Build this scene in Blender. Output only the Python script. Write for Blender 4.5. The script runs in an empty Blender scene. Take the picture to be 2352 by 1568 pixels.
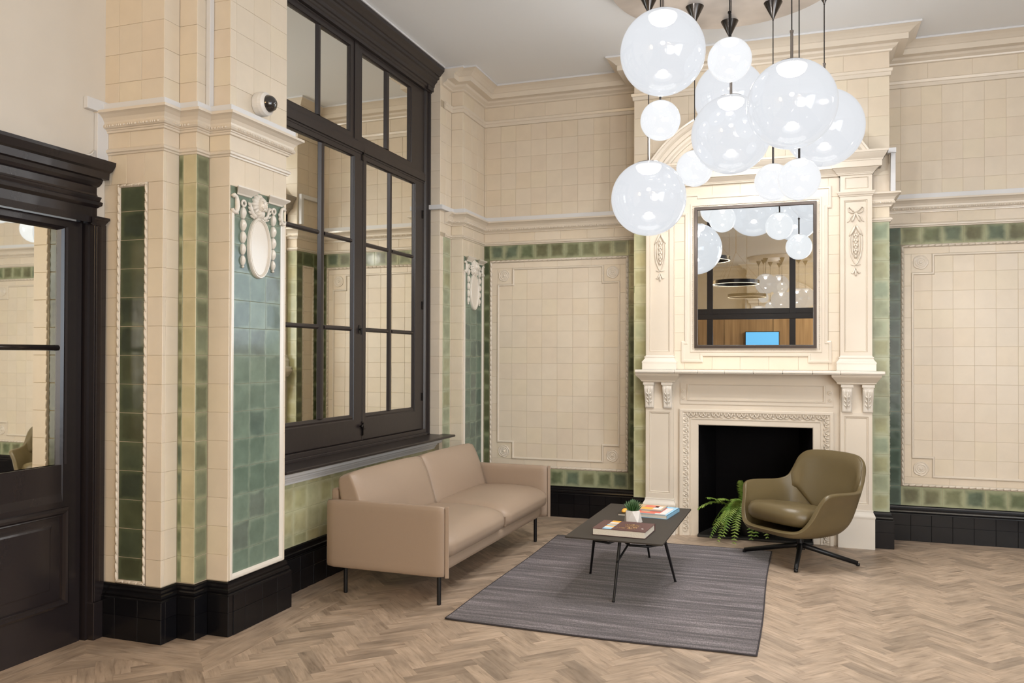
import bpy, math, random
from mathutils import Vector, Matrix

# ------------------------------------------------------------------ camera
scene = bpy.context.scene
col = scene.collection
R = math.radians

F_PX, CX, CY = 1891.7, 1176.0, 802.85
YAW, PITCH, ROLL = 0.334815, 0.0089069, 0.0028135
fwd = Vector((-math.sin(YAW) * math.cos(PITCH), math.cos(YAW) * math.cos(PITCH), math.sin(PITCH)))
rt = Vector((math.cos(YAW), math.sin(YAW), 0.0))
up = rt.cross(fwd)
r2 = rt * math.cos(ROLL) + up * math.sin(ROLL)
u2 = -rt * math.sin(ROLL) + up * math.cos(ROLL)
cam_d = bpy.data.cameras.new('camera')
cam_d.sensor_width = 36.0
cam_d.lens = F_PX * 36.0 / 2352.0
cam_d.shift_y = (CY - 784.0) / 2352.0
cam_d.clip_start = 0.05
cam = bpy.data.objects.new('camera', cam_d)
col.objects.link(cam)
cam.matrix_world = Matrix((
    (r2.x, u2.x, -fwd.x, 0.0),
    (r2.y, u2.y, -fwd.y, 0.0),
    (r2.z, u2.z, -fwd.z, 1.5),
    (0, 0, 0, 1)))
scene.camera = cam

# ------------------------------------------------------------------ world, lights, exposure
world = bpy.data.worlds.new('world')
scene.world = world
world.use_nodes = True
world.node_tree.nodes['Background'].inputs[0].default_value = (0.75, 0.85, 1.0, 1)
world.node_tree.nodes['Background'].inputs[1].default_value = 0.6
scene.view_settings.view_transform = 'Standard'
scene.view_settings.look = 'None'
scene.view_settings.exposure = 0.09
scene.view_settings.gamma = 1.0
scene.view_settings.use_curve_mapping = False


def area(name, loc, target, sx, sy, energy, color, spread=180):
    d = bpy.data.lights.new(name, 'AREA')
    d.shape = 'ELLIPSE'
    d.size, d.size_y = sx, sy
    d.energy = energy
    d.color = color
    d.spread = R(spread)
    o = bpy.data.objects.new(name, d)
    col.objects.link(o)
    o.location = loc
    o.rotation_euler = (Vector(target) - Vector(loc)).to_track_quat('-Z', 'Y').to_euler()
    return o


# assumed daylight from the right (out of frame): an added lamp, no window built
area('assumed_daylight', (4.35, 1.6, 2.1), (-2.6, 4.9, 1.5), 4.8, 3.2, 208, (0.76, 0.88, 1.0))
# behind the camera: added fill lamps, and an assumed warm lobby light
area('front_fill_light', (2.35, -0.8, 1.7), (-1.6, 6.0, 1.0), 3.4, 3.0, 118, (1.0, 0.975, 0.94))  # unseen fill, added to lift the camera-facing walls, floor and ceiling
area('assumed_lobby_light', (-3.0, -0.9, 3.0), (-3.1, 3.6, 1.0), 1.0, 1.5, 30, (1.0, 0.68, 0.34))  # unseen warm lamp, assumed from the yellow tint on the left pier
area('lobby_fill_light', (2.6, -2.6, 3.9), (1.2, -3.2, 0.6), 2.6, 1.8, 420, (1.0, 0.82, 0.56))  # unseen lamp, added to brighten the lobby that the mirror shows

random.seed(7)


# ------------------------------------------------------------------ materials
def new_mat(name):
    m = bpy.data.materials.new(name)
    m.use_nodes = True
    nt = m.node_tree
    b = nt.nodes['Principled BSDF']
    return m, nt, b


def N(nt, typ, **kw):
    n = nt.nodes.new(typ)
    for k, v in kw.items():
        if k == 'inp':
            for i, val in v.items():
                n.inputs[i].default_value = val
        else:
            setattr(n, k, v)
    return n


def simple(name, c, rough=0.5, metal=0.0, coat=0.0, bump=0.0, bscale=40.0, var=0.0, spec=0.5, emit=None, es=1.0, sheen=0.0):
    m, nt, b = new_mat(name)
    b.inputs['Base Color'].default_value = (*c, 1)
    b.inputs['Roughness'].default_value = rough
    b.inputs['Metallic'].default_value = metal
    b.inputs['Coat Weight'].default_value = coat
    b.inputs['Coat Roughness'].default_value = 0.1
    b.inputs['Specular IOR Level'].default_value = spec
    b.inputs['Sheen Weight'].default_value = sheen
    if emit:
        b.inputs['Emission Color'].default_value = (*emit, 1)
        b.inputs['Emission Strength'].default_value = es
    if bump or var:
        tc = N(nt, 'ShaderNodeTexCoord')
        no = N(nt, 'ShaderNodeTexNoise', inp={'Scale': bscale, 'Detail': 5.0})
        nt.links.new(tc.outputs['Object'], no.inputs['Vector'])
        if bump:
            bp = N(nt, 'ShaderNodeBump', inp={'Strength': bump, 'Distance': 0.01})
            nt.links.new(no.outputs['Fac'], bp.inputs['Height'])
            nt.links.new(bp.outputs['Normal'], b.inputs['Normal'])
        if var:
            no2 = N(nt, 'ShaderNodeTexNoise', inp={'Scale': 2.5, 'Detail': 3.0})
            nt.links.new(tc.outputs['Object'], no2.inputs['Vector'])
            mr = N(nt, 'ShaderNodeMapRange', inp={'From Min': 0.3, 'From Max': 0.7, 'To Min': 1 - var, 'To Max': 1 + var})
            nt.links.new(no2.outputs['Fac'], mr.inputs['Value'])
            mx = N(nt, 'ShaderNodeVectorMath', operation='SCALE')
            mx.inputs[0].default_value = c
            nt.links.new(mr.outputs['Result'], mx.inputs['Scale'])
            nt.links.new(mx.outputs['Vector'], b.inputs['Base Color'])
    return m


def ramp(nt, stops, interp='LINEAR'):
    n = nt.nodes.new('ShaderNodeValToRGB')
    n.color_ramp.interpolation = interp
    el = n.color_ramp.elements
    while len(el) < len(stops):
        el.new(0.5)
    for e, (p, c) in zip(el, stops):
        e.position = p
        e.color = (*c, 1)
    return n


def tile_mat(name, tints, edge=None, rough=0.16, mottle=0.06, edge_w=0.12, bump=0.08, spec=0.32, coat=0.0):
    """glazed tile: tint picked per tile, glaze pooled darker in the middle and thin along the edges"""
    m, nt, b = new_mat(name)
    oi = N(nt, 'ShaderNodeObjectInfo')
    k = len(tints)
    rp = ramp(nt, [(i / k, t) for i, t in enumerate(tints)], 'CONSTANT')
    nt.links.new(oi.outputs['Random'], rp.inputs['Fac'])
    tc = N(nt, 'ShaderNodeTexCoord')
    # noise in world-ish space offset by the random value
    ad = N(nt, 'ShaderNodeVectorMath', operation='ADD')
    sc = N(nt, 'ShaderNodeMath', operation='MULTIPLY', inp={1: 91.0})
    nt.links.new(oi.outputs['Random'], sc.inputs[0])
    nt.links.new(tc.outputs['Object'], ad.inputs[0])
    nt.links.new(sc.outputs[0], ad.inputs[1])
    no = N(nt, 'ShaderNodeTexNoise', inp={'Scale': 9.0, 'Detail': 3.0, 'Roughness': 0.55})
    nt.links.new(ad.outputs['Vector'], no.inputs['Vector'])
    mr = N(nt, 'ShaderNodeMapRange', inp={'From Min': 0.3, 'From Max': 0.7, 'To Min': 1 - mottle, 'To Max': 1 + mottle})
    nt.links.new(no.outputs['Fac'], mr.inputs['Value'])
    mul = N(nt, 'ShaderNodeVectorMath', operation='SCALE')
    nt.links.new(rp.outputs['Color'], mul.inputs[0])
    nt.links.new(mr.outputs['Result'], mul.inputs['Scale'])
    colr = mul.outputs['Vector']
    if edge:
        sep = N(nt, 'ShaderNodeSeparateXYZ')
        nt.links.new(tc.outputs['Generated'], sep.inputs[0])
        ds = []
        for ax in (0, 1):
            s1 = N(nt, 'ShaderNodeMath', operation='SUBTRACT', inp={1: 0.5})
            nt.links.new(sep.outputs[ax], s1.inputs[0])
            a1 = N(nt, 'ShaderNodeMath', operation='ABSOLUTE')
            nt.links.new(s1.outputs[0], a1.inputs[0])
            ds.append(a1)
        mxm = N(nt, 'ShaderNodeMath', operation='SMOOTH_MAX', inp={2: 0.08})
        nt.links.new(ds[0].outputs[0], mxm.inputs[0])
        nt.links.new(ds[1].outputs[0], mxm.inputs[1])
        # let the pooled area wander
        nz = N(nt, 'ShaderNodeMath', operation='MULTIPLY_ADD', inp={1: 0.30, 2: -0.15})
        nt.links.new(no.outputs['Fac'], nz.inputs[0])
        sm = N(nt, 'ShaderNodeMath', operation='ADD')
        nt.links.new(mxm.outputs[0], sm.inputs[0])
        nt.links.new(nz.outputs[0], sm.inputs[1])
        mr2 = N(nt, 'ShaderNodeMapRange', interpolation_type='SMOOTHSTEP', inp={'From Min': 0.5 - edge_w * 1.9, 'From Max': 0.53, 'To Min': 0.0, 'To Max': 1.0})
        nt.links.new(sm.outputs[0], mr2.inputs['Value'])
        mix = N(nt, 'ShaderNodeMix', data_type='RGBA')
        nt.links.new(mr2.outputs['Result'], mix.inputs['Factor'])
        nt.links.new(colr, mix.inputs[6])
        mix.inputs[7].default_value = (*edge, 1)
        colr = mix.outputs[2]
    nt.links.new(colr, b.inputs['Base Color'])
    b.inputs['Roughness'].default_value = rough
    b.inputs['Specular IOR Level'].default_value = spec
    b.inputs['Coat Weight'].default_value = coat
    b.inputs['Coat Roughness'].default_value = 0.08
    no3 = N(nt, 'ShaderNodeTexNoise', inp={'Scale': 7.0, 'Detail': 2.0})
    nt.links.new(ad.outputs['Vector'], no3.inputs['Vector'])
    bp = N(nt, 'ShaderNodeBump', inp={'Strength': bump, 'Distance': 0.02})
    nt.links.new(no3.outputs['Fac'], bp.inputs['Height'])
    nt.links.new(bp.outputs['Normal'], b.inputs['Normal'])
    return m


M = {}
M['cream'] = tile_mat('cream_glazed_tile', [(0.745, 0.652, 0.525), (0.738, 0.638, 0.515), (0.748, 0.655, 0.515), (0.73, 0.64, 0.52), (0.752, 0.66, 0.538), (0.742, 0.64, 0.505)], rough=0.3, mottle=0.025, bump=0.05)
M['stone'] = simple('cream_faience', (0.735, 0.655, 0.55), rough=0.28, coat=0.25, bump=0.12, bscale=6, var=0.035)
M['stone_white'] = simple('pale_faience', (0.79, 0.735, 0.655), rough=0.24, coat=0.3, bump=0.1, bscale=8, var=0.03)
M['grout'] = simple('cream_grout', (0.50, 0.42, 0.31), rough=0.9)
M['grout_green'] = simple('green_grout', (0.46, 0.44, 0.28), rough=0.8)
M['dark_green'] = tile_mat('dark_green_tile', [(0.064, 0.078, 0.050), (0.054, 0.066, 0.045), (0.074, 0.090, 0.056), (0.084, 0.096, 0.054), (0.070, 0.078, 0.044)], edge=(0.105, 0.125, 0.072), rough=0.15, mottle=0.16, edge_w=0.09)
M['forest'] = tile_mat('forest_green_tile', [(0.090, 0.105, 0.055), (0.075, 0.092, 0.050), (0.105, 0.115, 0.058), (0.098, 0.120, 0.070)], edge=(0.21, 0.24, 0.135), rough=0.16, mottle=0.2, edge_w=0.12)
M['mid_green'] = tile_mat('mid_green_tile', [(0.13, 0.155, 0.088), (0.145, 0.175, 0.10), (0.165, 0.165, 0.095), (0.125, 0.16, 0.11), (0.175, 0.185, 0.105)], edge=(0.36, 0.38, 0.24), rough=0.17, mottle=0.22, edge_w=0.15)
M['teal'] = tile_mat('teal_green_tile', [(0.145, 0.200, 0.155), (0.165, 0.225, 0.175), (0.125, 0.170, 0.140), (0.145, 0.180, 0.150), (0.18, 0.24, 0.185)], edge=(0.23, 0.29, 0.225), rough=0.15, mottle=0.15, edge_w=0.07)
M['deep_teal'] = tile_mat('deep_teal_tile', [(0.060, 0.092, 0.070), (0.068, 0.105, 0.080), (0.075, 0.11, 0.088)], edge=(0.13, 0.185, 0.145), rough=0.15, mottle=0.18, edge_w=0.12)
M['olive'] = tile_mat('olive_yellow_tile', [(0.42, 0.40, 0.22), (0.45, 0.42, 0.24), (0.40, 0.405, 0.25), (0.37, 0.36, 0.20), (0.44, 0.435, 0.27)], edge=(0.50, 0.49, 0.31), rough=0.18, mottle=0.13, edge_w=0.13)
M['sage'] = tile_mat('sage_green_tile', [(0.31, 0.345, 0.235), (0.33, 0.335, 0.20), (0.28, 0.335, 0.24), (0.36, 0.37, 0.24)], edge=(0.43, 0.455, 0.32), rough=0.18, mottle=0.14, edge_w=0.13)
M['pale_olive'] = tile_mat('pale_olive_tile', [(0.56, 0.50, 0.32), (0.58, 0.52, 0.34), (0.53, 0.485, 0.30)], edge=(0.60, 0.54, 0.36), rough=0.2, mottle=0.08, edge_w=0.1)
M['moss'] = tile_mat('moss_green_tile', [(0.165, 0.185, 0.115), (0.185, 0.21, 0.135), (0.15, 0.165, 0.10)], edge=(0.30, 0.32, 0.20), rough=0.16, mottle=0.16, edge_w=0.12, spec=0.45)
M['black_tile'] = tile_mat('black_tile', [(0.0055, 0.0055, 0.007), (0.0065, 0.006, 0.0075), (0.0045, 0.0045, 0.006)], rough=0.22, mottle=0.1, bump=0.03, spec=0.3)
M['black'] = simple('black_faience', (0.0048, 0.0045, 0.0055), rough=0.24, spec=0.3, bump=0.04, bscale=6)
M['dark_paint'] = simple('aubergine_paint', (0.023, 0.0175, 0.0175), rough=0.34, bump=0.05, bscale=30)
M['door_paint'] = simple('door_paint', (0.019, 0.0145, 0.0155), rough=0.22, bump=0.04, bscale=20)
M['white_paint'] = simple('white_trunking', (0.72, 0.72, 0.73), rough=0.4)
M['ceiling'] = simple('ceiling_paint', (0.84, 0.855, 0.87), rough=0.9, bump=0.03, bscale=30)
M['plaster'] = simple('cream_plaster', (0.70, 0.64, 0.56), rough=0.85, bump=0.04, bscale=40, var=0.03)
M['behind'] = simple('lobby_plaster', (0.50, 0.41, 0.27), rough=0.9)
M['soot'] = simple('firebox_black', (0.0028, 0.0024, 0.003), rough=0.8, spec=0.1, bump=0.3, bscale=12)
M['hearth'] = simple('hearth_slab', (0.022, 0.020, 0.017), rough=0.5, bump=0.2, bscale=14, var=0.2)
M['black_metal'] = simple('black_metal', (0.008, 0.008, 0.009), rough=0.38, metal=0.2)
M['iron'] = simple('dark_iron', (0.02, 0.017, 0.016), rough=0.3, metal=0.7)
M['frame_metal'] = simple('bronze_frame', (0.085, 0.068, 0.06), rough=0.32, metal=0.6)
M['steel'] = simple('brushed_steel', (0.30, 0.27, 0.25), rough=0.28, metal=1.0)
M['cone_metal'] = simple('dark_steel', (0.10, 0.092, 0.088), rough=0.22, metal=1.0)
M['plate'] = simple('satin_canopy', (0.66, 0.61, 0.575), rough=0.38, metal=0.5, bump=0.35, bscale=5, var=0.2)
M['mirror'] = simple('mirror_glass', (0.90, 0.92, 0.92), rough=0.0, metal=1.0)
M['pane'] = simple('silvered_pane', (0.97, 0.96, 0.88), rough=0.015, metal=1.0)
M['leather'] = simple('taupe_leather', (0.35, 0.26, 0.192), rough=0.42, bump=0.06, bscale=220, spec=0.45)
M['olive_leather'] = simple('olive_leather', (0.135, 0.10, 0.045), rough=0.36, bump=0.07, bscale=200, spec=0.5)
M['table_top'] = simple('umber_laminate', (0.055, 0.047, 0.040), rough=0.55, spec=0.12)
M['led'] = simple('lamp_light', (1, 1, 1), emit=(1.0, 0.95, 0.84), es=3.0)
M['ring_led'] = simple('ring_light', (1, 1, 1), emit=(1.0, 0.86, 0.62), es=2.2)
M['white_pot'] = simple('white_ceramic', (0.78, 0.74, 0.70), rough=0.22, coat=0.3)
M['soil'] = simple('soil', (0.03, 0.022, 0.015), rough=0.95)
M['paper'] = simple('paper_block', (0.78, 0.72, 0.62), rough=0.8, bump=0.3, bscale=160)
M['maroon'] = simple('maroon_cover', (0.105, 0.042, 0.042), rough=0.42)
M['maroon_edge'] = simple('dark_maroon_board', (0.05, 0.016, 0.02), rough=0.5)
M['gold'] = simple('gold_foil', (0.62, 0.42, 0.20), rough=0.3, metal=0.4)
M['sky_cover'] = simple('sky_blue_cover', (0.30, 0.58, 0.80), rough=0.4)
M['white_cover'] = simple('white_cover', (0.75, 0.73, 0.72), rough=0.4)
M['red_print'] = simple('red_print', (0.72, 0.16, 0.11), rough=0.4)
M['grey_print'] = simple('grey_print', (0.36, 0.33, 0.31), rough=0.4)
M['orange_print'] = simple('orange_print', (0.85, 0.42, 0.05), rough=0.4)
M['tan_print'] = simple('tan_print', (0.60, 0.42, 0.25), rough=0.4)
M['white_plastic'] = simple('white_plastic', (0.78, 0.76, 0.73), rough=0.35)
M['dome'] = simple('smoked_dome', (0.02, 0.018, 0.018), rough=0.04, coat=1.0)
M['screen'] = simple('lit_screen', (0.05, 0.2, 0.4), emit=(0.13, 0.43, 0.74), es=1.0)
M['brass'] = simple('worn_brass', (0.35, 0.24, 0.10), rough=0.35, metal=1.0)


def leaf_mat(name, c1, c2):
    m, nt, b = new_mat(name)
    tc = N(nt, 'ShaderNodeTexCoord')
    no = N(nt, 'ShaderNodeTexNoise', inp={'Scale': 14.0, 'Detail': 3.0})
    nt.links.new(tc.outputs['Object'], no.inputs['Vector'])
    rp = ramp(nt, [(0.35, c1), (0.65, c2)])
    nt.links.new(no.outputs['Fac'], rp.inputs['Fac'])
    nt.links.new(rp.outputs['Color'], b.inputs['Base Color'])
    b.inputs['Roughness'].default_value = 0.5
    b.inputs['Subsurface Weight'].default_value = 0.0
    return m


M['fern'] = leaf_mat('fern_green', (0.13, 0.26, 0.035), (0.32, 0.44, 0.09))
M['succulent'] = leaf_mat('succulent_green', (0.035, 0.11, 0.022), (0.10, 0.17, 0.085))


def globe_mat(name, see, es, tint):
    """opal glass lit from inside: glows, lets part of what is behind show through, shiny skin"""
    m, nt, b = new_mat(name)
    out = nt.nodes['Material Output']
    nt.nodes.remove(b)
    em = N(nt, 'ShaderNodeEmission', inp={'Color': (*tint, 1), 'Strength': es})
    tr = N(nt, 'ShaderNodeBsdfTransparent')
    gl = N(nt, 'ShaderNodeBsdfGlossy', inp={'Roughness': 0.03})
    lw = N(nt, 'ShaderNodeLayerWeight', inp={'Blend': 0.25})
    mr = N(nt, 'ShaderNodeMapRange', inp={'From Min': 0.0, 'From Max': 1.0, 'To Min': 0.045, 'To Max': 0.5})
    nt.links.new(lw.outputs['Fresnel'], mr.inputs['Value'])
    # the skin looks denser towards the rim, where the glass is seen edge-on
    mr2 = N(nt, 'ShaderNodeMapRange', inp={'From Min': 0.0, 'From Max': 0.75, 'To Min': see, 'To Max': see * 0.35})
    nt.links.new(lw.outputs['Facing'], mr2.inputs['Value'])
    m1 = N(nt, 'ShaderNodeMixShader')
    nt.links.new(mr2.outputs['Result'], m1.inputs['Fac'])
    nt.links.new(em.outputs[0], m1.inputs[1])
    nt.links.new(tr.outputs[0], m1.inputs[2])
    m2 = N(nt, 'ShaderNodeMixShader')
    nt.links.new(mr.outputs['Result'], m2.inputs['Fac'])
    nt.links.new(m1.outputs[0], m2.inputs[1])
    nt.links.new(gl.outputs[0], m2.inputs[2])
    nt.links.new(m2.outputs[0], out.inputs['Surface'])
    return m


M['globe_big'] = globe_mat('opal_glass_large', 0.15, 0.86, (0.93, 0.955, 1.0))
M['globe_small'] = globe_mat('opal_glass_small', 0.03, 0.97, (0.96, 0.975, 1.0))


def glass_part(name):
    m, nt, b = new_mat(name)
    out = nt.nodes['Material Output']
    nt.nodes.remove(b)
    tr = N(nt, 'ShaderNodeBsdfTransparent', inp={'Color': (0.95, 0.93, 0.88, 1)})
    gl = N(nt, 'ShaderNodeBsdfGlossy', inp={'Roughness': 0.01})
    mx = N(nt, 'ShaderNodeMixShader', inp={'Fac': 0.35})
    nt.links.new(tr.outputs[0], mx.inputs[1])
    nt.links.new(gl.outputs[0], mx.inputs[2])
    nt.links.new(mx.outputs[0], out.inputs['Surface'])
    return m


M['partition_glass'] = glass_part('partition_glass')


def wood_mat(name):
    m, nt, b = new_mat(name)
    at = N(nt, 'ShaderNodeAttribute', attribute_name='tone')
    uv = N(nt, 'ShaderNodeUVMap', uv_map='UVMap')
    mp = N(nt, 'ShaderNodeMapping')
    mp.inputs['Scale'].default_value = (3.0, 26.0, 1.0)
    nt.links.new(uv.outputs['UV'], mp.inputs['Vector'])
    no = N(nt, 'ShaderNodeTexNoise', inp={'Scale': 1.6, 'Detail': 7.0, 'Roughness': 0.62, 'Distortion': 0.6})
    nt.links.new(mp.outputs['Vector'], no.inputs['Vector'])
    rp = ramp(nt, [(0.26, (0.23, 0.165, 0.115)), (0.44, (0.43, 0.322, 0.235)), (0.72, (0.56, 0.435, 0.33))])
    nt.links.new(no.outputs['Fac'], rp.inputs['Fac'])
    # slow dark heartwood patches along the board
    mp2 = N(nt, 'ShaderNodeMapping')
    mp2.inputs['Scale'].default_value = (5.0, 9.0, 1.0)
    nt.links.new(uv.outputs['UV'], mp2.inputs['Vector'])
    no2 = N(nt, 'ShaderNodeTexNoise', inp={'Scale': 1.0, 'Detail': 2.0})
    nt.links.new(mp2.outputs['Vector'], no2.inputs['Vector'])
    mr = N(nt, 'ShaderNodeMapRange', inp={'From Min': 0.3, 'From Max': 0.62, 'To Min': 0.74, 'To Max': 1.06})
    nt.links.new(no2.outputs['Fac'], mr.inputs['Value'])
    ml = N(nt, 'ShaderNodeMath', operation='MULTIPLY')
    nt.links.new(mr.outputs['Result'], ml.inputs[0])
    nt.links.new(at.outputs['Fac'], ml.inputs[1])
    sc = N(nt, 'ShaderNodeVectorMath', operation='SCALE')
    nt.links.new(rp.outputs['Color'], sc.inputs[0])
    nt.links.new(ml.outputs[0], sc.inputs['Scale'])
    nt.links.new(sc.outputs['Vector'], b.inputs['Base Color'])
    b.inputs['Roughness'].default_value = 0.42
    bp = N(nt, 'ShaderNodeBump', inp={'Strength': 0.12, 'Distance': 0.003})
    nt.links.new(no.outputs['Fac'], bp.inputs['Height'])
    nt.links.new(bp.outputs['Normal'], b.inputs['Normal'])
    return m


M['oak'] = wood_mat('washed_oak')


def rug_mat():
    m, nt, b = new_mat('woven_rug')
    tc = N(nt, 'ShaderNodeTexCoord')
    mp = N(nt, 'ShaderNodeMapping')
    mp.inputs['Scale'].default_value = (0.9, 15.0, 1.0)
    nt.links.new(tc.outputs['Object'], mp.inputs['Vector'])
    no = N(nt, 'ShaderNodeTexNoise', inp={'Scale': 1.5, 'Detail': 6.0, 'Roughness': 0.65})
    nt.links.new(mp.outputs['Vector'], no.inputs['Vector'])
    rp = ramp(nt, [(0.34, (0.034, 0.027, 0.032)), (0.5, (0.090, 0.075, 0.082)), (0.66, (0.205, 0.178, 0.188))])
    nt.links.new(no.outputs['Fac'], rp.inputs['Fac'])
    mp2 = N(nt, 'ShaderNodeMapping')
    mp2.inputs['Scale'].default_value = (150.0, 38.0, 1.0)
    nt.links.new(tc.outputs['Object'], mp2.inputs['Vector'])
    no2 = N(nt, 'ShaderNodeTexNoise', inp={'Scale': 1.0, 'Detail': 3.0, 'Roughness': 0.7})
    nt.links.new(mp2.outputs['Vector'], no2.inputs['Vector'])
    mr = N(nt, 'ShaderNodeMapRange', inp={'From Min': 0.35, 'From Max': 0.72, 'To Min': 0.62, 'To Max': 1.9})
    nt.links.new(no2.outputs['Fac'], mr.inputs['Value'])
    sc = N(nt, 'ShaderNodeVectorMath', operation='SCALE')
    nt.links.new(rp.outputs['Color'], sc.inputs[0])
    nt.links.new(mr.outputs['Result'], sc.inputs['Scale'])
    nt.links.new(sc.outputs['Vector'], b.inputs['Base Color'])
    b.inputs['Roughness'].default_value = 0.95
    b.inputs['Sheen Weight'].default_value = 0.2
    bp = N(nt, 'ShaderNodeBump', inp={'Strength': 0.5, 'Distance': 0.004})
    nt.links.new(no2.outputs['Fac'], bp.inputs['Height'])
    nt.links.new(bp.outputs['Normal'], b.inputs['Normal'])
    return m


M['rug'] = rug_mat()
M['rug_edge'] = simple('rug_edge', (0.045, 0.038, 0.042), rough=0.95)


def panel_wood():
    m, nt, b = new_mat('panel_oak')
    tc = N(nt, 'ShaderNodeTexCoord')
    mp = N(nt, 'ShaderNodeMapping')
    mp.inputs['Scale'].default_value = (14.0, 14.0, 0.7)
    nt.links.new(tc.outputs['Object'], mp.inputs['Vector'])
    no = N(nt, 'ShaderNodeTexNoise', inp={'Scale': 1.0, 'Detail': 5.0})
    nt.links.new(mp.outputs['Vector'], no.inputs['Vector'])
    rp = ramp(nt, [(0.3, (0.22, 0.14, 0.075)), (0.7, (0.38, 0.26, 0.15))])
    nt.links.new(no.outputs['Fac'], rp.inputs['Fac'])
    nt.links.new(rp.outputs['Color'], b.inputs['Base Color'])
    b.inputs['Roughness'].default_value = 0.5
    return m


M['panel_wood'] = panel_wood()


# ------------------------------------------------------------------ mesh helpers
def link(name, me, mat=None, parent=None, mtx=None, kind=None, label=None):
    o = bpy.data.objects.new(name, me)
    col.objects.link(o)
    if mat is not None and not me.materials:
        me.materials.append(mat)
    if parent is not None:
        o.parent = parent
    if mtx is not None:
        o.matrix_local = mtx
    if kind:
        o['kind'] = kind
    if label:
        o['label'] = label
    return o


def tag(o, label=None, cat=None, group=None, kind=None):
    if label: o['label'] = label
    if cat: o['category'] = cat
    if group: o['group'] = group
    if kind: o['kind'] = kind
    return o


def empty(name, loc=(0, 0, 0), rz=0.0, label=None, cat=None, group=None, kind=None):
    o = bpy.data.objects.new(name, None)
    o.empty_display_size = 0.1
    col.objects.link(o)
    o.location = loc
    o.rotation_euler = (0, 0, rz)
    return tag(o, label, cat, group, kind)


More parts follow.
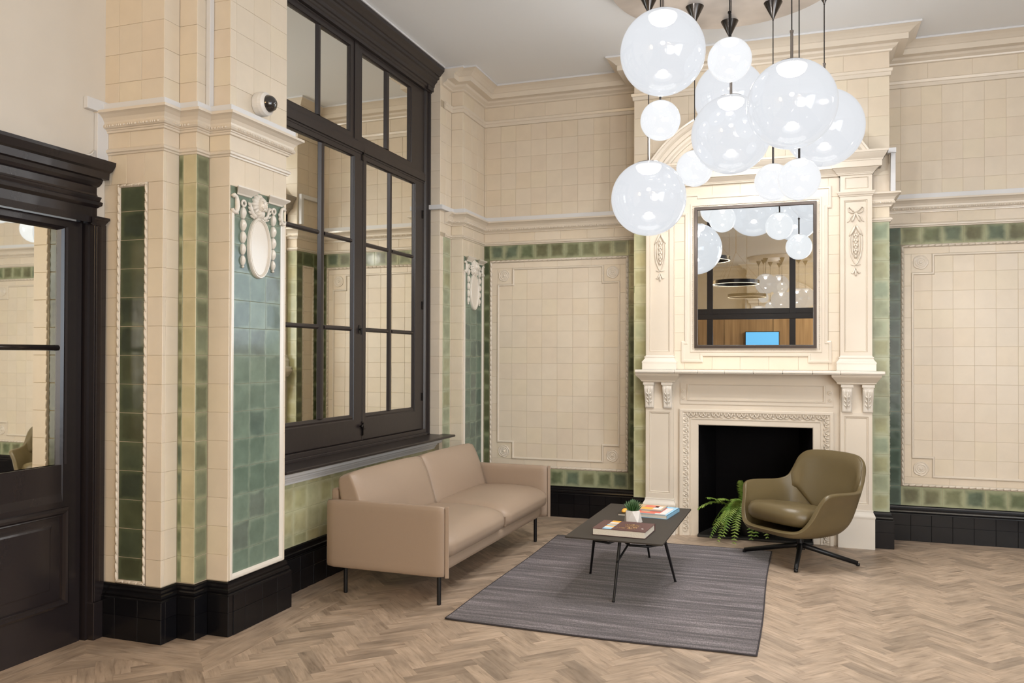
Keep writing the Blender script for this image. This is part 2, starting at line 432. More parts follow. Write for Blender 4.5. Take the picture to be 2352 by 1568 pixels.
class MB:
    def __init__(s):
        s.v, s.f, s.uv, s.tone = [], [], None, None

    def add(s, vs, fs):
        n = len(s.v)
        s.v += [tuple(p) for p in vs]
        s.f += [tuple(i + n for i in f) for f in fs]
        return s

    def box(s, x0, x1, y0, y1, z0, z1):
        return s.add([(x0, y0, z0), (x1, y0, z0), (x1, y1, z0), (x0, y1, z0), (x0, y0, z1), (x1, y0, z1), (x1, y1, z1), (x0, y1, z1)],
                     [(3, 2, 1, 0), (4, 5, 6, 7), (0, 1, 5, 4), (1, 2, 6, 5), (2, 3, 7, 6), (3, 0, 4, 7)])

    def prism(s, poly, z0, z1):
        n = len(poly)
        vs = [(p[0], p[1], z0) for p in poly] + [(p[0], p[1], z1) for p in poly]
        fs = [tuple(reversed(range(n))), tuple(range(n, 2 * n))]
        fs += [(i, (i + 1) % n, n + (i + 1) % n, n + i) for i in range(n)]
        return s.add(vs, fs)

    def loft(s, rings, closed=True, cap0=False, cap1=False):
        n = len(rings[0])
        vs = [p for r in rings for p in r]
        fs = []
        for k in range(len(rings) - 1):
            for i in range(n if closed else n - 1):
                j = (i + 1) % n
                fs.append((k * n + i, k * n + j, (k + 1) * n + j, (k + 1) * n + i))
        if cap0: fs.append(tuple(reversed(range(n))))
        if cap1: fs.append(tuple((len(rings) - 1) * n + i for i in range(n)))
        return s.add(vs, fs)

    def rect(s, u0, u1, v0, v1, prof, cap=False):
        """picture-frame moulding in the local XY plane: prof = [(inset, height)...]"""
        rings = []
        for d, w in prof:
            rings.append([(u0 + d, v0 + d, w), (u1 - d, v0 + d, w), (u1 - d, v1 - d, w), (u0 + d, v1 - d, w)])
        return s.loft(rings, True, cap1=cap)

    def tube(s, path, r, n=8, cap=True, flat=1.0):
        pts = [Vector(p) for p in path]
        rs = r if isinstance(r, (list, tuple)) else [r] * len(pts)
        t0 = (pts[1] - pts[0]).normalized()
        a = t0.orthogonal().normalized()
        rings = []
        for i, p in enumerate(pts):
            t = (pts[min(i + 1, len(pts) - 1)] - pts[max(i - 1, 0)]).normalized()
            a = (a - t * a.dot(t)).normalized()
            b = t.cross(a)
            rings.append([tuple(p + a * math.cos(2 * math.pi * k / n) * rs[i] + b * math.sin(2 * math.pi * k / n) * rs[i] * flat) for k in range(n)])
        return s.loft(rings, True, cap, cap)

    def ell(s, c, rad, nu=10, nv=6, m=None, zmin=-1.0):
        rings = []
        c = Vector(c)
        a0 = math.asin(max(-1, zmin))
        for j in range(nv + 1):
            a = a0 + (math.pi / 2 - a0) * j / nv
            a = min(max(a, -math.pi / 2 + 0.02), math.pi / 2 - 0.02)
            ring = []
            for i in range(nu):
                b = 2 * math.pi * i / nu
                p = Vector((math.cos(a) * math.cos(b) * rad[0], math.cos(a) * math.sin(b) * rad[1], math.sin(a) * rad[2]))
                if m is not None: p = m @ p
                ring.append(tuple(c + p))
            rings.append(ring)
        return s.loft(rings, True, True, True)

    def lathe(s, prof, c=(0, 0, 0), n=24, cap0=False, cap1=False):
        rings = [[(c[0] + r * math.cos(2 * math.pi * k / n), c[1] + r * math.sin(2 * math.pi * k / n), c[2] + z) for k in range(n)] for r, z in prof]
        return s.loft(rings, True, cap0, cap1)

    def sweep(s, path, prof, ends=True):
        """moulding: plan polyline with the room on its right-hand side; prof = [(projection, z)...] bottom to top"""
        P = [Vector(p) for p in path]
        offs = []
        for i in range(len(P)):
            ns = []
            if i > 0:
                d = (P[i] - P[i - 1]).normalized(); ns.append(Vector((d.y, -d.x)))
            if i < len(P) - 1:
                d = (P[i + 1] - P[i]).normalized(); ns.append(Vector((d.y, -d.x)))
            if len(ns) == 1: offs.append(ns[0])
            else:
                b = ns[0] + ns[1]
                offs.append(b / (b.dot(ns[0])) if b.length > 1e-6 else ns[0])
        rings = [[(P[i].x + offs[i].x * d, P[i].y + offs[i].y * d, z) for d, z in prof] for i in range(len(P))]
        n = len(prof)
        vs = [p for r in rings for p in r]
        fs = []
        for i in range(len(P) - 1):
            for k in range(n - 1):
                fs.append((i * n + k, (i + 1) * n + k, (i + 1) * n + k + 1, i * n + k + 1))
        if ends:
            fs.append(tuple(range(n)))
            fs.append(tuple(reversed([(len(P) - 1) * n + k for k in range(n)])))
        return s.add(vs, fs)

    def mesh(s, name):
        me = bpy.data.meshes.new(name)
        me.from_pydata(s.v, [], s.f)
        me.update()
        return me

    def build(s, name, mat, parent=None, mtx=None, smooth=False, bev=0.0, seg=2, kind=None, label=None, sub=0, fix=False):
        me = s.mesh(name)
        if fix:
            import bmesh
            bm = bmesh.new(); bm.from_mesh(me)
            bmesh.ops.recalc_face_normals(bm, faces=bm.faces)
            bm.to_mesh(me); bm.free()
        if smooth:
            for p in me.polygons: p.use_smooth = True
        o = link(name, me, mat, parent, mtx, kind, label)
        if bev:
            md = o.modifiers.new('bevel', 'BEVEL')
            md.width = bev; md.segments = seg; md.limit_method = 'ANGLE'; md.angle_limit = R(35)
        if sub:
            md = o.modifiers.new('sub', 'SUBSURF')
            md.levels = sub; md.render_levels = sub
        return o


def FR(o, u, w):
    """frame on a wall: local x along the wall, y up, z out of the wall"""
    u, w = Vector(u), Vector(w)
    return Matrix(((u.x, 0, w.x, o[0]), (u.y, 0, w.y, o[1]), (u.z, 1, w.z, o[2]), (0, 0, 0, 1)))


def face_y(y, x=0.0): return FR((x, y, 0), (1, 0, 0), (0, -1, 0))     # faces the camera (-Y)
def face_x(x, y=0.0): return FR((x, y, 0), (0, 1, 0), (1, 0, 0))      # faces the room (+X)
def face_nx(x, y=0.0): return FR((x, y, 0), (0, -1, 0), (-1, 0, 0))   # faces -X


_tc = {}


def tile_mesh(w, h, mat, t=0.006, bev=0.0014):
    k = (round(w, 4), round(h, 4), mat.name, t)
    if k not in _tc:
        a, b = w / 2, h / 2
        i = bev
        vs = [(-a + i, -b + i, 0), (a - i, -b + i, 0), (a - i, b - i, 0), (-a + i, b - i, 0),
              (-a, -b, -i), (a, -b, -i), (a, b, -i), (-a, b, -i),
              (-a, -b, -t), (a, -b, -t), (a, b, -t), (-a, b, -t)]
        fs = [(0, 1, 2, 3)] + [(4 + k2, 4 + (k2 + 1) % 4, (k2 + 1) % 4, k2) for k2 in range(4)] + [(8 + k2, 8 + (k2 + 1) % 4, 4 + (k2 + 1) % 4, 4 + k2) for k2 in range(4)]
        me = bpy.data.meshes.new('tile')
        me.from_pydata(vs, [], fs)
        me.materials.append(mat)
        _tc[k] = me
    return _tc[k]


def tile(fr, u0, u1, v0, v1, mat, parent, gap=0.0011, tilt=0.25, name='tile', t=0.006, dw=0.0):
    me = tile_mesh(u1 - u0 - gap, v1 - v0 - gap, mat, t)
    m = fr @ Matrix.Translation(((u0 + u1) / 2, (v0 + v1) / 2, dw + random.uniform(-0.0004, 0.0004)))
    m = m @ Matrix.Rotation(R(random.uniform(-tilt, tilt)), 4, 'X') @ Matrix.Rotation(R(random.uniform(-tilt, tilt)), 4, 'Y')
    return link(name, me, None, parent, m)


def tiles(fr, us, vs, mat, parent, **kw):
    for i in range(len(us) - 1):
        for j in range(len(vs) - 1):
            mm = mat(i, j) if callable(mat) else mat
            if mm is not None:
                tile(fr, us[i], us[i + 1], vs[j], vs[j + 1], mm, parent, **kw)


def steps(a, b, n): return [a + (b - a) * i / n for i in range(n + 1)]


def rows_down(top, bottom, h):
    r = [top]
    while r[-1] - h > bottom + h * 0.3: r.append(r[-1] - h)
    r.append(bottom)
    return sorted(r)

# ------------------------------------------------------------------ room shell
ZC = 4.08                      # ceiling height
YB, YC = 7.50, 7.12            # back wall, chimney breast
BL, BR = -1.355, 0.680         # chimney breast edges


def struct(name, mb, mat, **kw):
    return mb.build(name, mat, kind='structure', **kw)


wall_back = struct('wall_back', MB().box(-3.7, 4.6, YB + 0.003, 7.75, 0, ZC), M['grout'])
wall_breast = struct('wall_chimney_breast', MB().box(BL + .003, -0.82, YC + 0.003, YB + .003, 0, ZC).box(0.13, BR - .003, YC + 0.003, YB + .003, 0, ZC).box(-0.82, 0.13, YC + 0.003, YB + .003, 0.935, ZC), M['grout'])
pierf = struct('wall_front_pier', MB().prism([(-3.9, 3.478), (-3.153, 3.478), (-3.153, 3.593), (-3.038, 3.593), (-3.038, 3.693), (-2.903, 3.693), (-2.903, 4.207), (-3.053, 4.207), (-3.9, 4.207)], 0, ZC), M['grout'])
pierb = struct('wall_back_pier', MB().prism([(-3.9, 6.703), (-3.015, 6.703), (-3.015, 6.953), (-2.903, 6.953), (-2.903, 7.503), (-3.9, 7.503)], 0, ZC), M['grout'])
wall_left = struct('wall_left', MB().box(-3.9, -3.053, 4.207, 6.703, 0, 0.80), M['grout_green'])
wall_door = struct('wall_entrance', MB().box(-3.8, -3.545, 3.40, 3.478, 0, ZC).box(-3.8, -3.545, -4.0, 3.40, 2.24, ZC).box(-3.8, -3.545, -4.0, 2.30, 0, 2.24), M['plaster'])
struct('wall_right', MB().box(4.5, 4.7, -4.0, 7.6, 0, ZC), M['plaster'])
wall_lobby = struct('wall_lobby', MB().box(-3.8, 4.6, -4.2, -4.0, 0, ZC), M['behind'])
ceiling = struct('ceiling', MB().box(-3.9, 4.7, -4.2, 7.75, ZC, ZC + 0.15), M['ceiling'])

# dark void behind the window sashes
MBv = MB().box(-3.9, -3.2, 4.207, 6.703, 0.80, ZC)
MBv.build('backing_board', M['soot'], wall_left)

P_ROOM = [(-2.9, 3.69), (-2.9, 4.21), (-3.05, 4.21)]
FRONT = [(-3.6, 3.475), (-3.15, 3.475), (-3.15, 3.59), (-3.035, 3.59), (-3.035, 3.69), (-2.9, 3.69), (-2.9, 4.21), (-3.05, 4.21)]
BACK = [(-3.012, 6.70), (-3.012, 6.95), (-2.9, 6.95), (-2.9, YB), (BL, YB), (BL, YC), (BR, YC), (BR, YB), (4.5, YB)]

PR_TOP = [(0, 3.925), (0.018, 3.93), (0.022, 3.942), (0.05, 3.958), (0.058, 3.972), (0.062, 3.975), (0.125, 3.975), (0.125, 4.018), (0.135, 4.022), (0.15, 4.035), (0.172, 4.05), (0.20, 4.062), (0.205, 4.064), (0.0, 4.064)]
PR_WHITE = [(0, 4.064), (0.21, 4.064), (0.21, 4.079), (0, 4.079)]
PR_STRIP = [(0, 3.735), (0.010, 3.738), (0.012, 3.765), (0.020, 3.770), (0.024, 3.790), (0.016, 3.796), (0, 3.797)]
PR_DADO = [(0, 2.696), (0.012, 2.698), (0.013, 2.708), (0.020, 2.710), (0.021, 2.716), (0.034, 2.718), (0.040, 2.727), (0.034, 2.738), (0.030, 2.742), (0.032, 2.752), (0.042, 2.770), (0.060, 2.785), (0.070, 2.790), (0.076, 2.792), (0.076, 2.806), (0.0, 2.806)]
PR_STRIP2 = [(0, 2.578), (0.008, 2.580), (0.010, 2.588), (0.018, 2.592), (0.020, 2.602), (0.012, 2.610), (0.008, 2.613), (0, 2.614)]
PR_RAIL = [(0, 2.809), (0.036, 2.809), (0.038, 2.811), (0.038, 2.848), (0, 2.848)]
PR_BASE_C = [(0.0, 0.218), (0.030, 0.218), (0.028, 0.224), (0.020, 0.228), (0.0225, 0.236), (0.020, 0.246), (0.013, 0.252), (0.014, 0.262), (0.010, 0.272), (0.009, 0.281), (0.0, 0.287)]
PR_BASE = [(0.0, 0.0), (0.026, 0.0), (0.026, 0.219), (0.0, 0.219)]


def trim(n, path, prof, mat, **kw):
    o = MB().sweep(path, prof).build(n, mat, kind='structure', **kw)
    return o


def at_path(path, spacing, fn, z, proj):
    """place little relief pieces along a plan path"""
    for i in range(len(path) - 1):
        a, b = Vector(path[i]), Vector(path[i + 1])
        d = b - a
        L = d.length
        if L < 0.1: continue
        d.normalize()
        nrm = Vector((d.y, -d.x))
        k = max(1, int(L / spacing))
        for j in range(k):
            p = a + d * (L * (j + 0.5) / k) + nrm * proj
            fn(p, d, nrm, z)


def bead_course(name, path, parent):
    m = MB()

    def f(p, d, n, z):
        for s in (-0.0135, 0, 0.0135):
            rot = Matrix(((d.x, n.x, 0), (d.y, n.y, 0), (0, 0, 1)))
            q = p + d * s
            m.ell((q.x, q.y, z), (0.0052, 0.0055, 0.0075), 6, 4, rot)
        q = p + d * 0.033
        m.ell((q.x, q.y, z), (0.011, 0.004, 0.0075), 6, 4, Matrix(((d.x, n.x, 0), (d.y, n.y, 0), (0, 0, 1))))
    at_path(path, 0.066, f, 2.728, 0.040)
    return m.build(name, M['stone'], parent, smooth=True, kind='stuff')


B_MAIN = BACK[3:]
F_PATH = FRONT
t1 = trim('trim_1', FRONT, PR_DADO, M['stone'])
bead_course('bead_moulding', FRONT[:-1], t1)
trim('trim_2', FRONT, PR_STRIP2, M['stone'])
trim('trim_3', [(-3.545, 3.475)] + FRONT[1:], PR_RAIL, M['white_paint'])
trim('trim_4', [(-3.6, 3.475)] + FRONT[1:], PR_TOP, M['stone'])
BK2 = [(-3.012, 6.715)] + BACK[1:]
LB = BACK[:0] + [(-3.012, 6.80), (-3.012, 6.95), (-2.9, 6.95), (-2.9, YB), (BL, YB), (BL, YC), (-1.235, YC)]
RB = [(0.548, YC), (BR, YC), (BR, YB), (4.5, YB)]
for n, prof, mt in ((5, PR_DADO, M['stone']), (7, PR_STRIP2, M['stone'])):
    ta = trim('trim_%d' % n, LB, prof, mt)
    tb = trim('trim_%d' % (n + 1), RB, prof, mt)
    if n == 5:
        bead_course('bead_moulding', LB, ta)
        bead_course('bead_moulding', RB, tb)
trim('trim_9', [(-3.11, 6.70)] + BACK[:4] + [(BL, YB)], PR_RAIL, M['white_paint'])
trim('trim_10', [(BR, YB), (4.5, YB)], PR_RAIL, M['white_paint'])
trim('trim_11', BK2, PR_TOP, M['stone'])
trim('trim_12', [(-3.012, 6.78)] + BACK[1:], PR_STRIP, M['stone'])
trim('trim_13', BK2, PR_WHITE, M['white_paint'])
trim('trim_14', FRONT, PR_STRIP, M['stone'])
# white cable trunking stepping up over the chimneypiece and down the breast edge
struct('trim_15', MB().box(0.56, 0.722, 7.05, 7.118, 3.108, 3.148).box(0.684, 0.718, 7.06, 7.13, 2.808, 3.108), M['white_paint'], bev=0.002)
struct('trim_19', MB().box(-1.393, -1.358, 7.14, 7.18, 2.85, 3.16).box(-1.393, -1.358, 7.18, 7.46, 3.12, 3.16), M['white_paint'], bev=0.002)
# trunking: down the plaster wall to the door head, and up the pier return
struct('trim_16', MB().box(-3.543, -3.515, 3.33, 3.474, 2.800, 2.862).box(-3.543, -3.518, 3.40, 3.474, 2.53, 2.80), M['white_paint'], bev=0.002)
struct('trim_17', MB().box(-3.033, -3.005, 3.655, 3.688, 2.85, 3.93), M['white_paint'], bev=0.003)

# skirting: black glazed tiles with a moulded top
sk1 = struct('baseboard_front', MB().sweep(FRONT, PR_BASE), M['black'])
MB().sweep(FRONT, PR_BASE_C).build('skirting_moulding', M['black'], sk1)
sk2 = struct('baseboard_left', MB().sweep([(-3.05, 4.18), (-3.05, 6.73)], PR_BASE), M['black'])
MB().sweep([(-3.05, 4.18), (-3.05, 6.73)], PR_BASE_C).build('skirting_moulding', M['black'], sk2)
LBs = BACK[:5] + [(BL, YC), (-1.237, YC)]
sk3 = struct('baseboard_back', MB().sweep(LBs, PR_BASE).sweep([(0.551, YC), (BR, YC), (BR, YB), (4.5, YB)], PR_BASE), M['black'])
MB().sweep(LBs, PR_BASE_C).sweep([(0.551, YC), (BR, YC), (BR, YB), (4.5, YB)], PR_BASE_C).build('skirting_moulding', M['black'], sk3)
BV = [0.0015, 0.129, 0.2185]
K = dict(tilt=0.12, t=0.004, gap=0.0010)
tiles(face_y(3.475 - .030), steps(-3.58, -3.122, 3), BV, M['black_tile'], sk1, **K)
tiles(face_x(-3.15 + .030), [3.446, 3.475, 3.559], BV, M['black_tile'], sk1, **K)
tiles(face_y(3.59 - .030), [-3.119, -3.006], BV, M['black_tile'], sk1, **K)
tiles(face_x(-3.035 + .030), [3.561, 3.659], BV, M['black_tile'], sk1, **K)
tiles(face_y(3.69 - .030), [-3.004, -2.871], BV, M['black_tile'], sk1, **K)
tiles(face_x(-2.9 + .030), [3.661, 3.70], BV, M['black_tile'], sk1, **K)
tiles(face_x(-2.9 + .034), [3.70, 3.80, 3.95, 4.09, 4.238], BV, M['black_tile'], sk1, t=0.008, tilt=0.12, gap=0.0016)
tiles(face_x(-3.05 + .030), steps(4.25, 6.72, 16), BV, M['black_tile'], sk2, **K)
tiles(face_y(YB - .030), steps(-2.868, -1.39, 10), BV, M['black_tile'], sk3, **K)
tiles(face_y(YC - .030), [-1.384, -1.238], BV, M['black_tile'], sk3, **K)
tiles(face_y(YC - .030), [0.552, 0.709], BV, M['black_tile'], sk3, **K)
tiles(face_y(YB - .030), steps(0.715, 2.87, 14), BV, M['black_tile'], sk3, **K)

# ------------------------------------------------------------------ tiling of walls
CR = M['cream']
PIT = 0.1536


def ncols(a, b, w=PIT): return max(1, round((b - a) / w))


def upper(fr, u0, u1, parent, start=None):
    """cream tiling above the picture rail, plus the frieze under the cornice"""
    if start is None:
        us = steps(u0, u1, ncols(u0, u1))
    else:
        us = [u0] + [x for x in [start + i * PIT for i in range(60)] if u0 + .01 < x < u1 - .01] + [u1]
    tiles(fr, us, rows_down(3.735, 2.80, PIT), CR, parent)
    tiles(fr, steps(u0, u1, ncols(u0, u1, 0.3)), [3.797, 3.93], CR, parent)


def frieze(fr, u0, u1, parent):
    tiles(fr, steps(u0, u1, ncols(u0, u1, 0.26)), [2.614, 2.698], CR, parent)


def rope(fr, u0, u1, v0, v1, w, parent, seg=0.048):
    """bay-leaf rope moulding round a rectangle"""
    for (a, b) in (((u0, v0), (u1, v0)), ((u1, v0), (u1, v1)), ((u1, v1), (u0, v1)), ((u0, v1), (u0, v0))):
        a, b = Vector((a[0], a[1])), Vector((b[0], b[1]))
        d = (b - a); L = d.length; d.normalize()
        n = Vector((-d.y, d.x))
        m = MB()
        # flat fillet bed with mitred ends
        q = [a, b, b - d * w + n * w, a + d * w + n * w]
        m.prism([(p.x, p.y) for p in q], -0.004, 0.003)
        k = max(2, round((L - w) / seg))
        for i in range(k):
            c = a + d * (w * .5 + (L - w) * (i + .5) / k) + n * (w / 2)
            ang = math.atan2(d.y, d.x) + R(9)
            rot = Matrix.Rotation(ang, 3, 'Z')
            m.ell((c.x, c.y, 0.004), ((L - w) / k * .60, w * .40, 0.0085), 8, 4, rot)
            e = c + d * ((L - w) / k * .5)
            rot2 = Matrix.Rotation(math.atan2(d.y, d.x), 3, 'Z')
            m.ell((e.x, e.y, 0.004), (0.0028, w * .46, 0.0095), 6, 4, rot2)
        m.build('rope_moulding', M['stone'], parent, fr, smooth=True, kind='stuff')


def notched(fr, u0, u1, v0, v1, s, parent):
    """raised moulding that steps round the four corner blocks"""
    p = [(u0 + s, v0), (u1 - s, v0), (u1 - s, v0 + s), (u1, v0 + s), (u1, v1 - s), (u1 - s, v1 - s), (u1 - s, v1), (u0 + s, v1), (u0 + s, v1 - s), (u0, v1 - s), (u0, v0 + s), (u0 + s, v0 + s)]
    prof = [(0, 0), (0.001, 0.006), (0.006, 0.011), (0.013, 0.011), (0.019, 0.005), (0.021, 0)]
    P = [Vector(q) for q in p]
    n = len(P)
    rings = []
    for i in range(n):
        d0 = (P[i] - P[i - 1]).normalized(); d1 = (P[(i + 1) % n] - P[i]).normalized()
        n0 = Vector((-d0.y, d0.x)); n1 = Vector((-d1.y, d1.x))
        b = n0 + n1
        off = b / b.dot(n0)
        rings.append([(P[i].x + off.x * d, P[i].y + off.y * d, h) for d, h in prof])
    k = len(prof)
    vs = [q for r in rings for q in r]
    fs = [(i * k + j, ((i + 1) % n) * k + j, ((i + 1) % n) * k + j + 1, i * k + j + 1) for i in range(n) for j in range(k - 1)]
    MB().add(vs, fs).build('field_moulding', M['stone'], parent, fr)


_ros = None


def rosette(fr, u, v, parent):
    global _ros
    if _ros is None:
        m = MB()
        prof = [(0.0585, 0.0, .0), (0.0580, 0.0035, .10), (0.0555, 0.0065, .10), (0.0520, 0.0060, .10), (0.0485, 0.0030, .10), (0.0440, 0.0028, .06), (0.0405, 0.0055, .06), (0.0370, 0.0070, .08), (0.0330, 0.0062, .08), (0.0300, 0.0030, .08), (0.0265, 0.0030, .04), (0.0235, 0.0060, .04), (0.0205, 0.0075, .05), (0.0170, 0.0040, .04), (0.0130, 0.0040, .0), (0.0115, 0.0085, .0), (0.0070, 0.0100, .0), (0.0005, 0.0105, .0)]
        nr = 40
        rings = []
        for q_, (r_, h_, w_) in enumerate(prof):
            ph = .5 if 5 <= q_ < 11 else (1.1 if q_ >= 11 else 0)
            rings.append([(r_ * (1 + w_ * (abs(math.cos(2.5 * (2 * math.pi * k / nr + ph))) - .6)) * math.cos(2 * math.pi * k / nr), r_ * (1 + w_ * (abs(math.cos(2.5 * (2 * math.pi * k / nr + ph))) - .6)) * math.sin(2 * math.pi * k / nr), h_) for k in range(nr)])
        m.loft(rings, True, False, True)
        _ros = m.mesh('rosette')
        for p in _ros.polygons: p.use_smooth = True
        _ros.materials.append(M['stone'])
    link('rosette', _ros, None, parent, fr @ Matrix.Translation((u, v, 0)))


def bay(fr, uL, uR, r0, r1, parent, green, top_green):
    n = round((r1 - r0) / PIT)
    us = steps(r0, r1, n)
    vs = steps(0.443, 2.437, 13)
    # dark green surround
    tiles(fr, us, [2.437, 2.592], top_green, parent)
    tiles(fr, us, [0.286, 0.443], top_green, parent)
    for a, b in ((uL, r0), (r1, uR)):
        if b - a < 0.02: continue
        tiles(fr, [a, b], [0.286] + vs + [2.592], green, parent)
    rope(fr, r0, r1, 0.443, 2.437, 0.025, parent)
    # flat border
    bd = 0.079
    for a, b, c, d in ((r0 + .025, r1 - .025, 2.437 - bd, 2.412), (r0 + .025, r1 - .025, 0.468, 0.443 + bd)):
        tiles(fr, steps(a, b, max(1, round((b - a) / .3))), [c, d], CR, parent)
    for a, b in ((r0 + .025, r0 + bd), (r1 - bd, r1 - .025)):
        tiles(fr, [a, b], steps(0.443 + bd, 2.437 - bd, 7), CR, parent)
    f0, f1, g0, g1 = r0 + bd, r1 - bd, 0.443 + bd, 2.437 - bd
    tiles(fr, steps(f0, f1, round((f1 - f0) / PIT)), steps(g0, g1, 12), CR, parent)
    notched(fr, f0, f1, g0, g1, 0.153, parent)
    for u in (f0 + .070, f1 - .070):
        for v in (g0 + .070, g1 - .070):
            rosette(fr, u, v, parent)


fb = face_y(YB)
bay(fb, -2.9, BL, -2.840, -1.476, wall_back, M['forest'], M['mid_green'])
upper(fb, -2.9, BL, wall_back, start=-2.882)
frieze(fb, -2.9, BL, wall_back)
wbr = struct('wall_back_right', MB().box(BR, 4.5, YB + .0015, YB + .0029, 0, ZC), M['grout'])
bay(fb, BR, 2.30, 0.800, 2.190, wbr, M['deep_teal'], M['mid_green'])
upper(fb, BR, 2.30, wbr, start=0.69 + .11)
frieze(fb, BR, 2.30, wbr)
MB().box(2.30, 4.5, 7.495, 7.5, 0.28, ZC).build('plaster_face', M['plaster'], wbr)

# chimney breast
fc = face_y(YC)
VCOL = rows_down(2.580, 0.286, PIT)
tiles(fc, [BL, -1.237], VCOL, M['olive'], wall_breast)
tiles(fc, [0.549, BR], VCOL, M['sage'], wall_breast)
tiles(fc, [BL, -1.237], [2.614, 2.698], CR, wall_breast)
tiles(fc, [0.549, BR], [2.614, 2.698], CR, wall_breast)
tiles(fc, [-1.355, -1.20], [2.80] + steps(2.95, 3.735, 5)[0:], CR, wall_breast)
tiles(fc, steps(-1.20, 0.525, 11), steps(2.95, 3.735, 5), CR, wall_breast)
tiles(fc, [0.525, 0.68], [2.80] + steps(2.95, 3.735, 5), CR, wall_breast)
tiles(fc, steps(BL, BR, 6), [3.797, 3.93], CR, wall_breast)
for fr in (FR((BL, YB, 0), (0, -1, 0), (-1, 0, 0)), FR((BR, YC, 0), (0, 1, 0), (1, 0, 0))):
    W = YB - YC
    gm = M['forest']
    tiles(fr, [0, .095], [0.286, 0.443] + steps(0.443, 2.437, 13)[1:] + [2.58], gm, wall_breast)
    tiles(fr, [W - .095, W], [0.286, 0.443] + steps(0.443, 2.437, 13)[1:] + [2.58], gm, wall_breast)
    tiles(fr, [.095, W - .095], [0.286, 0.443], gm, wall_breast)
    tiles(fr, [.095, W - .095], [2.437, 2.58], gm, wall_breast)
    rope(fr, .095, W - .095, 0.443, 2.437, 0.022, wall_breast)
    tiles(fr, [.117, W - .117], steps(0.465, 2.415, 13), CR, wall_breast)
    tiles(fr, [0, W], [2.614, 2.698], CR, wall_breast)
    tiles(fr, [0, W / 2, W], rows_down(3.735, 2.80, PIT), CR, wall_breast)
    tiles(fr, [0, W], [3.797, 3.93], CR, wall_breast)


# relief on the pier panels -----------------------------------------------
def arc(cx, cy, r, a0, a1, n, z, rx=None):
    rx = rx or r
    return [(cx + rx * math.cos(R(a0 + (a1 - a0) * i / n)), cy + r * math.sin(R(a0 + (a1 - a0) * i / n)), z) for i in range(n + 1)]


